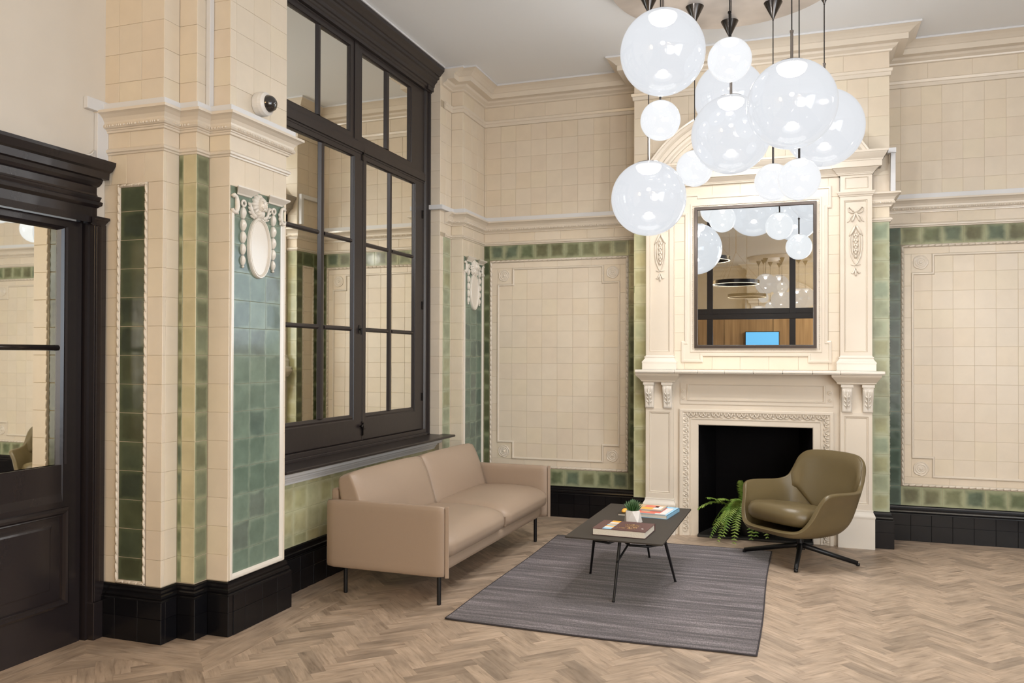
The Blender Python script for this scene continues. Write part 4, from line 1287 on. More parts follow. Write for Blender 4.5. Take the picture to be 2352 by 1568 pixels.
        m.tube([(cc + s * .022, 2.49, W0 + .004), (cc + s * .028, 2.42, W0 + .006), (cc + s * .024, 2.34, W0 + .006), (cc + s * .006, 2.290, W0 + .004)], [.003, .0055, .0055, .003], 8, flat=.7)
        for z in (2.475, 2.435, 2.395, 2.355):
            m.ell((cc + s * .0085, z, W0 + .005), (.009, .017, .009), 8, 4, Matrix.Rotation(s * .35, 3, 'Z'))
        m.tube([(cc, 2.225, W0 + .004), (cc + s * .014, 2.190, W0 + .006), (cc + s * .022, 2.172, W0 + .005), (cc + s * .036, 2.178, W0 + .003)], [.004, .009, .007, .003], 8, flat=.6)
    for z in (2.495, 2.455, 2.415, 2.375, 2.335, 2.305):
        m.ell((cc, z, W0 + .008), (.010, .014, .009), 8, 4)
    m.ell((cc, 2.175, W0 + .005), (.009, .028, .009), 8, 5)
    fp('husk_garland', m, smooth=True)

# mantelshelf in jointed slabs
us = [-1.306, -.975, -.785, -.57, -.345, -.12, .105, .31, .629]
for a, b in zip(us[:-1], us[1:]):
    MB().box(a + .0006, b - .0006, 1.376, 1.397, -.015, .205).box(a + .0006, b - .0006, 1.367, 1.376, -.015, .195).build('shelf_slab', M['stone_white'], fire, ffl, bev=.004)

# overmantel body and eared mirror surround
fp('overmantel_body', MB().box(-1.01, .321, 1.39, 2.952, -.015, .012))
for a, b in ((-1.000, -.915), (.226, .311)):
    tiles(ffl @ Matrix.Translation((0, 0, .0165)), [a, b], steps(1.40, 2.95, 10), CR, fire, name='block')
tiles(ffl @ Matrix.Translation((0, 0, .0165)), steps(-.915, .226, 5), [1.40, 1.51], CR, fire, name='block')
tiles(ffl @ Matrix.Translation((0, 0, .0165)), steps(-.915, .226, 5), [2.86, 2.95], CR, fire, name='block')


def eared(e):
    L = [(-.762 - e, 1.511 + e), (-.762 - e, 1.460 + e), (-.940 + e, 1.460 + e), (-.940 + e, 1.637 - e), (-.911 + e, 1.637 - e), (-.911 + e, 2.704 + e), (-.940 + e, 2.704 + e), (-.940 + e, 2.884 - e), (-.785 - e, 2.884 - e), (-.785 - e, 2.862 - e)]
    Rr = [(mir(u), v) for u, v in reversed(L)]
    return L + Rr


rings = []
for e, h in ((0, .010), (0, .026), (.008, .030), (.020, .030), (.024, .024), (.026, .0235)):
    rings.append([(u, v, h) for u, v in eared(e)])
m = MB().loft(rings, True, False, True)
fp('eared_surround', m, fix=True)
m = MB()
rect2(m, (-.868, .179, 1.542, 2.800), (-.826, .137, 1.584, 2.758), [(0, .022), (.1, .030), (.45, .030), (.55, .024), (1, .026)])
for a, b, ax in (((-.848, 1.562), (.159, 1.562), 0), ((.159, 1.562), (.159, 2.780), 1), ((.159, 2.780), (-.848, 2.780), 0), ((-.848, 2.780), (-.848, 1.562), 1)):
    a, b = Vector(a), Vector(b)
    L = (b - a).length
    d = (b - a).normalized()
    k = int(L / .075)
    for i in range(k):
        c = a + d * (L * (i + .5) / k)
        for s in (-.014, 0, .014):
            q = c + d * s
            m.ell((q.x, q.y, .030), (.005, .005, .004), 6, 3)
fp('beaded_border', m, fix=True)

# cornice under the arch
m = MB()
prof = [(2.950, 0, 0), (2.954, .006, .006), (2.962, .008, .008), (2.964, .014, .012), (2.970, .016, .014), (2.984, .028, .026), (2.998, .044, .040), (3.002, .046, .042), (3.004, .066, .058), (3.048, .068, .060), (3.052, .074, .064), (3.060, .076, .066), (3.076, .086, .080), (3.098, .100, .096), (3.106, .104, .100), (3.108, .110, .104), (3.124, .112, .106)]
for lo, hi, w0 in ((-1.237, .548, .030), (-1.237, -.99, .050), (.301, .548, .050)):
    m.loft([[(lo - (e if lo < -1.2 else min(e, .05)), z, -.015), (hi + (e if hi > .5 else min(e, .05)), z, -.015), (hi + (e if hi > .5 else min(e, .05)), z, w0 + d), (lo - (e if lo < -1.2 else min(e, .05)), z, w0 + d)] for z, e, d in prof], True, True, True)
fp('cornice', m, fix=True)
# segmental arch
m = MB()
ZA = 2.581
pr = [(.85, .0), (.85, .045), (.862, .052), (.885, .052), (.888, .066), (.900, .070), (.915, .082), (.935, .088), (.938, .108), (.968, .110), (.972, .118), (.985, .132), (1.005, .142), (1.008, .150), (1.022, .152), (1.022, .0)]
NA = 48
rings = []
for i in range(NA + 1):
    ring = []
    for r_, h in pr:
        a0 = math.asin((3.120 - ZA) / r_)
        a = a0 + (math.pi - 2 * a0) * i / NA
        ring.append((CXF + r_ * math.cos(a), ZA + r_ * math.sin(a), h))
    rings.append(ring)
m.loft(rings, True, True, True)
fp('segmental_arch', m, fix=True)

# firebox and hearth
m = MB()
A = [(-.797, 7.085), (-.69, 7.497), (.0, 7.497), (.108, 7.085)]
vs = [(x, y, 0.0) for x, y in A] + [(x, y, .932) for x, y in A]
m.add(vs, [(0, 1, 5, 4), (1, 2, 6, 5), (2, 3, 7, 6), (4, 5, 6, 7)])
fb_o = m.build('firebox', M['soot'], fire, Matrix.Translation((.3445, -7.10, 0)))
MB().prism([(-.80, 7.03), (.112, 7.03), (.112, 7.10), (.0, 7.497), (-.69, 7.497), (-.80, 7.10)], 0.001, 0.020).build('hearth_slab', M['hearth'], fire, Matrix.Translation((.3445, -7.10, 0)), bev=.004)

# ------------------------------------------------------------------ mirror over the mantel
mirr = empty('wall_mirror', (CXF, 7.07, 1.578), 0, 'rectangular mirror in a thin bronze frame above the mantelshelf', 'mirror')
ml = Matrix.Translation((-CXF, -7.07, -1.578)) @ face_y(7.07)
m = MB()
rect2(m, (-.829, .138, 1.578, 2.764), (-.802, .111, 1.605, 2.737), [(0, 0), (0, .020), (.1, .022), (.85, .022), (1, .014), (1, .006)])
mf = m.build('mirror_frame', M['frame_metal'], mirr, ml)
sm = MB()
for u in steps(-.78, .09, 4):
    sm.ell((u, 2.751, .022), (.003, .003, .0015), 8, 3)
    sm.ell((u, 1.591, .022), (.003, .003, .0015), 8, 3)
for v in steps(1.70, 2.65, 4):
    sm.ell((-.816, v, .022), (.003, .003, .0015), 8, 3)
    sm.ell((.125, v, .022), (.003, .003, .0015), 8, 3)
so = sm.build('frame_screws', M['black_metal'], mf)
so['kind'] = 'stuff'
MB().box(-.803, .112, 1.604, 2.738, .001, .009).build('mirror_glass', M['mirror'], mirr, ml)

# ------------------------------------------------------------------ floor
def clip(poly, n, d):
    """keep the part of a convex polygon where n.p <= d"""
    out = []
    for i in range(len(poly)):
        a, b = poly[i], poly[(i + 1) % len(poly)]
        da, db = n[0] * a[0] + n[1] * a[1] - d, n[0] * b[0] + n[1] * b[1] - d
        if da <= 0: out.append(a)
        if (da < 0 < db) or (db < 0 < da):
            t = da / (da - db)
            out.append((a[0] + (b[0] - a[0]) * t, a[1] + (b[1] - a[1]) * t))
    return out


floor = struct('floor', MB().box(-3.9, 4.7, -4.2, 7.75, -0.12, -0.006), simple('floor_joint', (0.10, 0.068, 0.045), rough=0.8))
PW, PL = 0.0763, 0.3052
S2 = math.sqrt(0.5)


def plank_geo(poly, org, du, gap=0.00035, top=0.0):
    """a board from its outline; uv runs along the grain"""
    cx = sum(p[0] for p in poly) / len(poly); cy = sum(p[1] for p in poly) / len(poly)
    n = len(poly)
    ins = [(p[0] - math.copysign(min(gap, abs(p[0] - cx)), p[0] - cx), p[1] - math.copysign(min(gap, abs(p[1] - cy)), p[1] - cy)) for p in poly]
    vs = [(p[0], p[1], top) for p in ins] + [(p[0], p[1], -0.006) for p in poly]
    fs = [tuple(range(n))] + [(n + i, n + (i + 1) % n, (i + 1) % n, i) for i in range(n)]
    return vs, fs


def plank_mesh(items, name):
    """items = [(poly, (ox, oy), (dx, dy), tone, uvoff)]"""
    V, F, UVs, T = [], [], [], []
    for poly, org, du, tone, off, top in items:
        vs, fs = plank_geo(poly, org, du, top=top)
        b = len(V)
        V += vs
        for f in fs:
            F.append(tuple(i + b for i in f))
            T.append(tone)
            for i in f:
                x, y = vs[i][0] - org[0], vs[i][1] - org[1]
                UVs.append((x * du[0] + y * du[1] + off, -x * du[1] + y * du[0] + off * 3.7))
    me = bpy.data.meshes.new(name)
    me.from_pydata(V, [], F)
    uvl = me.uv_layers.new(name='UVMap')
    for i, q in enumerate(UVs): uvl.data[i].uv = q
    at = me.attributes.new('tone', 'FLOAT', 'FACE')
    for i, t in enumerate(T): at.data[i].value = t
    me.materials.append(M['oak'])
    me.update()
    return me


def ground_px(x, y):
    d = Vector((x, y, -1.5))
    z = d.dot(fwd)
    if z < 0.3: return None
    return CX + F_PX * d.dot(r2) / z, CY - F_PX * d.dot(u2) / z, z


rp_ = random.Random(11)
planks = []
rng = range(-90, 150)
FX0, FX1, FY0, FY1 = -3.6, 3.2, 2.3, 7.47
FIELD = [(-1, 0, 3.40), (0, 1, 7.26)]          # x > -3.40, y < 7.26
for a in range(-60, 110):
    for b in range(-10, 160):
        s = (a - b) % 8
        if s == 0: cells, hor = (a, b, a + 4, b + 1), True
        elif s == 7: cells, hor = (a, b, a + 1, b + 4), False
        else: continue
        x0, y0, x1, y1 = [c * PW for c in cells]
        pts = [(x0, y0), (x1, y0), (x1, y1), (x0, y1)]
        poly = [((p - q) * S2 + .03, (p + q) * S2 - .02) for p, q in pts]
        cx = sum(p[0] for p in poly) / 4; cy = sum(p[1] for p in poly) / 4
        if not (FX0 < cx < FX1 and FY0 < cy < FY1): continue
        d = (S2, S2) if hor else (-S2, S2)
        g = ground_px(cx, cy)
        if g is None or not (-160 < g[0] < 2512 and g[1] < 1730): continue
        # clip against the straight borders
        for nx, ny, dd in ((-1, 0, 3.40), (0, 1, 7.29)):
            poly = clip(poly, (nx, ny), dd)
            if len(poly) < 3: break
        if len(poly) < 3: continue
        # border bands round the pier and along the window wall (cut away the corner outside them)
        if 3.24 < cy < 4.12 and cx < -2.655:
            if min(p[1] for p in poly) >= 3.24 and max(p[0] for p in poly) <= -2.655: continue
        if cy >= 4.42 and max(p[0] for p in poly) <= -2.80: continue
        planks.append((g[2], poly, ((cx), (cy)), d))
planks.sort(key=lambda p: p[0])


def hidden(p):
    x, y = p[2]
    return -1.88 < x < -.24 and 4.36 < y < 6.62       # under the rug


vis = [p for p in planks if not hidden(p)]
hid = [p for p in planks if hidden(p)]
near, far = vis[:286], vis[286:]
rp_ = random.Random(5)


def tone_():
    r = rp_.random()
    return rp_.uniform(.72, .86) if r < .24 else rp_.uniform(.93, 1.10)


for z, poly, org, d in near:
    link('plank', plank_mesh([(poly, org, d, tone_(), rp_.uniform(0, 50), 0.0)], 'plank'), None, floor)
link('distant_planks', plank_mesh([(poly, org, d, tone_(), rp_.uniform(0, 50), 0.0) for z, poly, org, d in far + hid], 'distant_planks'), None, floor, kind='stuff')

# straight border boards, mitred at the pier corner
B = .0008
brd = [
    ([(-3.60, 3.36), (-3.60, 3.455), (-3.12, 3.455), (-3.0, 3.56), (-2.89, 3.455), (-2.87, 3.43), (-2.775, 3.335)], (1, 0)),
    ([(-3.50, 3.335), (-2.775, 3.335), (-2.67, 3.23), (-3.40, 3.23)], (1, 0)),
    ([(-2.88, 3.445), (-2.88, 4.24), (-2.765, 4.24), (-2.765, 3.33)], (0, 1)),
    ([(-2.765, 3.325), (-2.765, 4.33), (-2.66, 4.43), (-2.66, 3.22)], (0, 1)),
    ([(-3.02, 4.19), (-3.02, 5.6), (-2.915, 5.6), (-2.915, 4.19)], (0, 1)),
    ([(-3.02, 5.6), (-3.02, 7.4), (-2.915, 7.4), (-2.915, 5.6)], (0, 1)),
    ([(-2.915, 4.19), (-2.915, 5.6), (-2.81, 5.6), (-2.81, 4.19)], (0, 1)),
    ([(-2.915, 5.6), (-2.915, 7.4), (-2.81, 7.4), (-2.81, 5.6)], (0, 1)),
    ([(-3.58, 1.9), (-3.58, 3.36), (-3.49, 3.335), (-3.49, 1.9)], (0, 1)),
    ([(-3.49, 1.9), (-3.49, 3.335), (-3.39, 3.23), (-3.39, 1.9)], (0, 1)),
]
x = -2.9
while x < 3.0:
    brd.append(([(x, 7.37), (min(x + 1.3, 3.0), 7.37), (min(x + 1.3, 3.0), 7.475), (x, 7.475)], (1, 0)))
    brd.append(([(x - .0, 7.27), (min(x + 1.3, 3.0), 7.27), (min(x + 1.3, 3.0), 7.37), (x, 7.37)], (1, 0)))
    x += 1.3
for i, (poly, d) in enumerate(brd):
    area2 = sum(poly[k][0] * poly[(k + 1) % len(poly)][1] - poly[(k + 1) % len(poly)][0] * poly[k][1] for k in range(len(poly)))
    if area2 < 0: poly = poly[::-1]
    if i == 0:
        # the boards that follow the steps of the pier foot
        poly = [(-3.60, 3.335), (-2.770, 3.335), (-2.880, 3.445), (-2.880, 3.70), (-3.02, 3.70), (-3.02, 3.60), (-3.13, 3.60), (-3.13, 3.475), (-3.60, 3.475)]
    link('border_board', plank_mesh([(poly, poly[0], d, rp_.uniform(.92, 1.05), rp_.uniform(0, 50), 0.0006 + 0.0001 * (i % 3))], 'border_board'), None, floor)

# ------------------------------------------------------------------ rug
m = MB()
nu, nv = 34, 46
X0, X1, Y0, Y1 = -1.905, -.200, 4.33, 6.675


def rug_pt(i, j, top):
    u, v = i / nu, j / nv
    x = X0 + (X1 - X0) * u
    y = Y0 + (Y1 - Y0) * v
    y += -.035 * math.sin(u * math.pi) * (1 - v) * 0.5 - .012 * u * (1 - v) + .004 * math.sin(9 * u)
    x += .006 * math.sin(7 * v) * (1 if u > .5 else -1)
    z = .0085 if top else .0012
    c = max(0, 1 - math.hypot((u) * 10, v * 14))
    z += .003 * c * c                                                  # a corner that lifts
    z += .0025 * math.exp(-((u - .91) / .03) ** 2) * max(0, 1 - v * 14)       # a small kink in the front hem
    return (x, y, z)


for top in (1, 0):
    vs = [rug_pt(i, j, top) for j in range(nv + 1) for i in range(nu + 1)]
    fs = []
    for j in range(nv):
        for i in range(nu):
            q = (j * (nu + 1) + i, j * (nu + 1) + i + 1, (j + 1) * (nu + 1) + i + 1, (j + 1) * (nu + 1) + i)
            fs.append(q if top else q[::-1])
    m.add(vs, fs)
rugroot = empty('area_rug', (-1.05, 5.5, 0), 0, 'grey flatwoven rug with streaky stripes lying under the low table', 'rug')
RM = Matrix.Translation((1.05, -5.5, 0))
m.build('woven_field', M['rug'], rugroot, RM, smooth=True)
hem = MB()
hem.tube([rug_pt(i, 0, 1)[:2] + (rug_pt(i, 0, 1)[2] - .002,) for i in range(nu + 1)], .0045, 6)
hem.build('hem', M['rug_edge'], rugroot, RM, smooth=True)
hem = MB()
hem.tube([rug_pt(i, nv, 1)[:2] + (rug_pt(i, nv, 1)[2] - .002,) for i in range(nu + 1)], .0045, 6)
hem.build('hem', M['rug_edge'], rugroot, RM, smooth=True)
for i in (0, nu):
    hem = MB()
    hem.tube([rug_pt(i, j, 1)[:2] + (rug_pt(i, j, 1)[2] - .002,) for j in range(nv + 1)], .0045, 6)
    hem.build('side_binding', M['rug_edge'], rugroot, RM, smooth=True)


# ------------------------------------------------------------------ soft boxes for upholstery
def cushion(L, W, H, puff=.02, rad=.035, nx=16, ny=12, nz=6, fn=None):
    """rounded, slightly crowned block, centred; fn(x,y,z)->(x,y,z) deforms it"""
    import bmesh
    bm = bmesh.new()
    bmesh.ops.create_cube(bm, size=1.0)
    bmesh.ops.subdivide_edges(bm, edges=bm.edges[:], cuts=14, use_grid_fill=True)
    vs, fs = [], []
    hx, hy, hz = L / 2, W / 2, H / 2
    for v in bm.verts:
        p = Vector((v.co.x * L, v.co.y * W, v.co.z * H))
        # round the corners: clamp to the inner box and push out by the radius
        r_ = min(rad, hx * .98, hy * .98, hz * .98)
        q = Vector((max(-hx + r_, min(hx - r_, p.x)), max(-hy + r_, min(hy - r_, p.y)), max(-hz + r_, min(hz - r_, p.z))))
        d = p - q
        if d.length > 1e-6: p = q + d.normalized() * min(r_, d.length if max(abs(d.x), abs(d.y), abs(d.z)) < r_ * .999 else r_)
        fx, fy = 1 - (2 * p.x / L) ** 2, 1 - (2 * p.y / W) ** 2
        p.z += puff * max(fx, 0) ** .6 * max(fy, 0) ** .6 * (1 if p.z > 0 else -.3) * min(1, abs(p.z) / (hz * .5))
        if fn: p = Vector(fn(*p))
        vs.append(tuple(p))
    bm.verts.index_update()
    for f in bm.faces: fs.append(tuple(v.index for v in f.verts))
    bm.free()
    m_ = MB()
    m_.add(vs, fs)
    return m_


# ------------------------------------------------------------------ sofa
LE = M['leather']
sofa = empty('sofa', (-1.985, 4.50, 0), R(-1.0), 'taupe leather two-seat sofa with thin arms and black metal legs below the window', 'sofa')
# local: x = towards the room (front at 0), y = along the wall
SL = 2.05
for k, y in enumerate((0.0, SL - .045)):
    def armfn(x, yy, z, k=k): return (x, yy, z)
    mb = cushion(.815, .048, .425, puff=0, rad=.022)
    mb.build('arm', LE, sofa, Matrix.Translation((-.415, y + .024, .3925)), smooth=True)
    # raised seam fin down the front edge of the arm
    f = MB()
    f.prism([(-.008, .010), (.012, .016), (.013, .020), (.012, .0245), (-.008, .030), (-.012, .02)], .180, .604)
    f.build('arm_seam', LE, sofa, Matrix.Translation((.004, y + (.002 if k == 0 else .004), 0)), bev=.002)
cushion(.70, SL - .09, .105, puff=.0, rad=.045).build('base_rail', LE, sofa, Matrix.Translation((-.385, SL / 2, .238)), smooth=True)
cushion(.06, SL - .09, .36, puff=.0, rad=.02).build('back_frame', LE, sofa, Matrix.Translation((-.785, SL / 2, .49)), smooth=True)
half = (SL - .10) / 2
for k in (0, 1):
    def sf(x, y, z):
        # rolled front edge and a soft crown
        t = (x + .335) / .67
        q = max(0.0, z / .075)
        z += .012 * math.sin(max(0, min(1, t)) * math.pi) * q
        if x > .20: z -= (x - .20) ** 2 * 1.5 * q
        return (x, y, z)
    yc = .05 + half * (k + .5)
    mb = cushion(.69, half - .004, .150, puff=.026, rad=.066, fn=sf)
    mb.build('seat_cushion', LE, sofa, Matrix.Translation((-.330, yc, .350)), smooth=True)
    mb = cushion(.155, half - .008 + (.03 if k == 0 else 0), .385, puff=0, rad=.028, fn=lambda x, y, z: (x * (1 - .38 * max(0, z / .19) ** 2) + (.030 * (1 - (2 * y / half) ** 2) * (1 - (z / .19) ** 2) if x > 0 else 0), y, z + (.010 * (1 - (2 * y / half) ** 4) if z > 0 else 0)))
    mb.build('back_cushion', LE, sofa, Matrix.Translation((-.655, yc - (.015 if k == 0 else 0), .575)) @ Matrix.Rotation(R(-17), 4, 'Y'), smooth=True)
# piping tab between the seat cushions
MB().prism([(0, -.002), (.012, -.002), (.012, .002), (0, .002)], .296, .365).build('seat_seam', LE, sofa, Matrix.Translation((-.008, .05 + half, 0)))
for x, y in ((-.072, .075), (-.072, 1.905), (-.740, .105), (-.740, 1.93)):
    MB().tube([(x, y, .002), (x, y, .006), (x, y, .19)], [.013, .0135, .0135], 12).tube([(x, y, .0), (x, y, .012)], .0115, 12).build('leg', M['black_metal'], sofa, smooth=False)

# ------------------------------------------------------------------ low table
table = empty('coffee_table', (-1.066, 5.56, 0.0), 0, 'low rectangular dark brown table with thin splayed black metal legs', 'table')
TM = Matrix.Translation((1.066, -5.56, 0))
TZ = .388
poly = [(-1.374, 4.953), (-.763, 4.930), (-.745, 6.165), (-1.352, 6.185)]


def rounded(poly, r_, n=5):
    out = []
    for i, p in enumerate(poly):
        a, b = Vector(poly[i - 1]), Vector(poly[(i + 1) % len(poly)])
        p = Vector(p)
        d0, d1 = (a - p).normalized(), (b - p).normalized()
        for k in range(n + 1):
            t = k / n
            q = p + d0 * r_ * (1 - t) ** 2 + d1 * r_ * t ** 2
            out.append((q.x, q.y))
    return out


MB().prism(rounded(poly, .012), TZ - .010, TZ).build('table_top', M['table_top'], table, TM, bev=.0015)
BMt = M['black_metal']
Z9 = .0093
legs = [((-1.065, 4.957, Z9), (-1.050, 5.075, .372)), ((-1.357, 5.560, Z9), (-1.268, 5.330, .372)), ((-.775, 5.550, Z9), (-.800, 5.215, .372)), ((-1.050, 6.150, Z9), (-1.060, 5.93, .372))]
for a, b in legs:
    MB().tube([a, b], [.0075, .0105], 10).tube([a, (a[0], a[1], a[2] + .006)], .009, 10).build('leg', BMt, table, TM)
f = MB()
f.tube([(-.800, 5.215, .372), (-.800, 5.16, .352), (-.815, 5.10, .345), (-.87, 5.035, .345), (-.98, 5.02, .348), (-1.05, 5.075, .372)], .0075, 8)
f.tube([(-1.05, 5.075, .368), (-1.11, 5.03, .350), (-1.20, 5.05, .352), (-1.268, 5.20, .362), (-1.268, 5.33, .372)], .0075, 8)
f.tube([(-1.268, 5.33, .370), (-1.27, 5.6, .366), (-1.20, 5.86, .366), (-1.06, 5.93, .370)], .0075, 8)
f.tube([(-.80, 5.215, .370), (-.81, 5.6, .366), (-.90, 5.86, .366), (-1.06, 5.93, .370)], .0075, 8)
f.build('under_frame', BMt, table, TM, smooth=True)
MB().tube([(-1.058, 5.02, .235), (-.985, 5.17, .372)], .0065, 8).build('brace', BMt, table, TM)
MB().tube([(-1.053, 6.10, .10), (-1.12, 5.82, .372)], .007, 8).build('brace', BMt, table, TM)

# ------------------------------------------------------------------ things on the table
TT = TZ + .0006


def book(name, quad, h, cover, board, label, ribbon=False, paper=None):
    """closed hardback: boards, page block; quad = the four corners, spine between corner 0 and 3"""
    Q = [Vector((*q, 0)) for q in quad]
    org = Q[0]
    ux = (Q[1] - Q[0]).normalized(); uy = Vector((-ux.y, ux.x, 0))
    L = (Q[1] - Q[0]).length; W = (Q[3] - Q[0]).dot(uy)
    o = empty(name, (org.x, org.y, 0), math.atan2(ux.y, ux.x), label, 'book')
    return o, L, W


o, L, W = book('book', [(-1.222, 5.052), (-.885, 5.034), (-.870, 5.312), (-1.207, 5.33)], .04, None, None,
               'thick maroon hardback with gold lettering on the near end of the low table')
o.location.z = TT
hb = .043
MB().box(0, L, 0, W, 0, .003).build('back_board', M['maroon_edge'], o)
MB().box(0, L, 0, W, hb - .003, hb).build('front_board', M['maroon'], o)
MB().box(.004, L - .005, .004, W - .0045, .003, hb - .003).build('page_block', M['paper'], o)
MB().box(0, L, W - .003, W, .0, hb).build('spine', M['maroon'], o)
z = hb + .0003
m = MB()
# picture strip across the board
cols_ = (('orange_print', .80, 1.0), ('white_cover', .66, .80), ('tan_print', .50, .66), ('sky_cover', .40, .50), ('orange_print', .28, .40), ('white_cover', .14, .28), ('sky_cover', .0, .14))
for nm, a, b in cols_:
    MB().box(.062, .118, .006 + (W - .012) * a, .006 + (W - .012) * b, hb, hb + .0006).build('picture_strip', M[nm], o)
# gold title, two lines of loose hand lettering
rs = random.Random(3)


def script(m_, x0, x1, y, h, w=.0016):
    x = x0
    while x < x1 - h * .4:
        a = h * rs.uniform(.35, .6)
        k = rs.choice((0, 1, 2))
        if k == 0: pts = [(x, y), (x + a * .3, y + h), (x + a * .6, y), (x + a, y + h * .6)]
        elif k == 1: pts = [(x + a * .5 + a * .45 * math.cos(t * .9), y + h * .35 + h * .35 * math.sin(t * .9)) for t in range(8)]
        else: pts = [(x, y + h * .9), (x + a * .5, y), (x + a * .9, y + h * .5), (x + a * .4, y - h * .3)]
        m_.tube([(p[0], p[1], z + .0004) for p in pts], w, 4, flat=.4)
        x += a * 1.15


m = MB()
script(m, .165, .255, .175, .026); script(m, .175, .268, .135, .026); script(m, .185, .262, .092, .024); script(m, .140, .20, .060, .022); script(m, .205, .262, .055, .020)
m.box(.180, .268, .165, .1665, hb, z + .0003).box(.180, .268, .124, .1255, hb, z + .0003)
m.build('gold_lettering', M['gold'], o, kind='stuff')
m = MB()
m.box(.292, .302, .086, .096, hb, z + .0003).box(.297, .307, .078, .088, hb, z + .0003)
m.build('cover_mark', M['white_cover'], o)
MB().prism([(-.020, .150), (0.0, .140), (.004, .16), (-.012, .168)], .001, .0018).build('ribbon_marker', M['red_print'], o)

o2, L, W = book('book', [(-1.13, 5.735), (-.852, 5.700), (-.832, 6.035), (-1.115, 6.06)], .03, None, None,
                'large sky blue hardback under the magazines at the far end of the low table')
o2.location.z = TT
MB().box(0, L, 0, W, 0, .0025).build('back_board', M['sky_cover'], o2)
MB().box(0, L, 0, W, .0245, .027).build('front_board', M['sky_cover'], o2)
MB().box(.004, L - .005, .004, W - .004, .0025, .0245).build('page_block', M['paper'], o2)
MB().box(L - .003, L, 0, W, 0, .027).build('spine', M['sky_cover'], o2)
zb = TT + .0273
mg = empty('magazine', (-1.09, 5.725, zb), R(-6), 'red and white magazine lying open-edged on the blue hardback', 'magazine')
MB().box(0, .225, 0, .245, 0, .0045).build('pages', M['white_cover'], mg)
MB().box(.0, .150, 0, .245, .0045, .0052).box(.150, .18, .03, .245, .0045, .0052).build('cover_picture', M['red_print'], mg)
MB().box(.04, .10, .05, .12, .0052, .0056).box(.09, .16, .14, .20, .0052, .0056).build('cover_picture', M['tan_print'], mg)
mg2 = empty('magazine', (-1.12, 5.805, zb + .0060), R(-4), 'grey and orange magazine on top of the red and white one', 'magazine')
MB().box(0, .215, 0, .20, 0, .008).build('pages', M['grey_print'], mg2)
MB().box(.005, .21, .005, .195, .008, .0086).build('cover', M['tan_print'], mg2)
MB().box(.06, .14, .02, .09, .0086, .009).build('cover_picture', M['orange_print'], mg2)
MB().box(.07, .17, .10, .17, .0086, .009).build('cover_picture', M['red_print'], mg2)
MB().box(.145, .20, .03, .15, .0086, .009).build('cover_picture', M['white_cover'], mg2)
bk3 = empty('book', (-1.200, 5.735, TT), R(-3), 'small dark booklet with an orange picture poking out left of the succulent', 'book')
MB().box(0, .062, 0, .17, 0, .012).build('page_block', M['paper'], bk3)
MB().box(-.001, .063, -.001, .171, .012, .0150).build('front_board', M['black_metal'], bk3)
m = MB()
m.ell((.028, .075, .016), (.022, .045, .022), 12, 6, zmin=0)
m.build('orange_ornament', M['orange_print'], bk3, smooth=True)

# succulent in a faceted pot
pot = empty('succulent_plant', (-1.055, 5.525, TT), R(12), 'spiky green succulent in a white faceted pot on the low table', 'plant')
m = MB()
n = 5
lo = [(.066 * math.cos(2 * math.pi * k / n + .2), .066 * math.sin(2 * math.pi * k / n + .2), 0) for k in range(n)]
hi = [(.049 * math.cos(2 * math.pi * (k + .5) / n + .2), .049 * math.sin(2 * math.pi * (k + .5) / n + .2), .082) for k in range(n)]
hi2 = [(p[0] * .88, p[1] * .88, .082) for p in hi]
hi3 = [(p[0] * .84, p[1] * .84, .070) for p in hi]
fs = []
for k in range(n):
    j = (k + 1) % n
    fs += [(k, j, n + k), (n + k, j, n + j)]
    fs += [(n + k, n + j, 2 * n + j, 2 * n + k), (2 * n + k, 2 * n + j, 3 * n + j, 3 * n + k)]
fs.append(tuple(reversed(range(n))))
m.add(lo + hi + hi2 + hi3, fs)
m.build('pot', M['white_pot'], pot, bev=.0012)
MB().prism([(p[0], p[1]) for p in hi3], .066, .072).build('soil', M['soil'], pot)
rs = random.Random(21)
for k in range(72):
    a = k * 2.39996
    t = (k + .5) / 72
    el = R(88 - 50 * t ** .9)
    Ln = .068 + .014 * rs.random() - .014 * t
    pts, rad = [], []
    for q in range(6):
        s = q / 5
        e2 = el + .35 * s * (1 - t)
        rr = Ln * s * math.cos(el) + .020 * t
        pts.append((rr * math.cos(a), rr * math.sin(a), .070 + Ln * s * math.sin(el) + .010 * s * s))
        rad.append(.0062 * (1 - s ** 1.8) + .0006)
    MB().tube(pts, rad, 6, flat=.45).build('leaf', M['succulent'], pot, smooth=True)

# ------------------------------------------------------------------ armchair
OL = M['olive_leather']
chair = empty('lounge_chair', (.010, 6.475, 0), R(-41), 'olive leather tub lounge chair on a four-star black base by the hearth', 'chair')
# local: -y is the front, x the sitter's left/right


def cr(P, t):
    """Catmull-Rom through a list of tuples, t in 0..len-1"""
    i = min(int(t), len(P) - 2)
    f = t - i
    p0, p1, p2, p3 = P[max(i - 1, 0)], P[i], P[i + 1], P[min(i + 2, len(P) - 1)]
    return tuple(.5 * (2 * b + (c - a) * f + (2 * a - 5 * b + 4 * c - d) * f * f + (3 * b - a - 3 * c + d) * f ** 3) for a, b, c, d in zip(p0, p1, p2, p3))


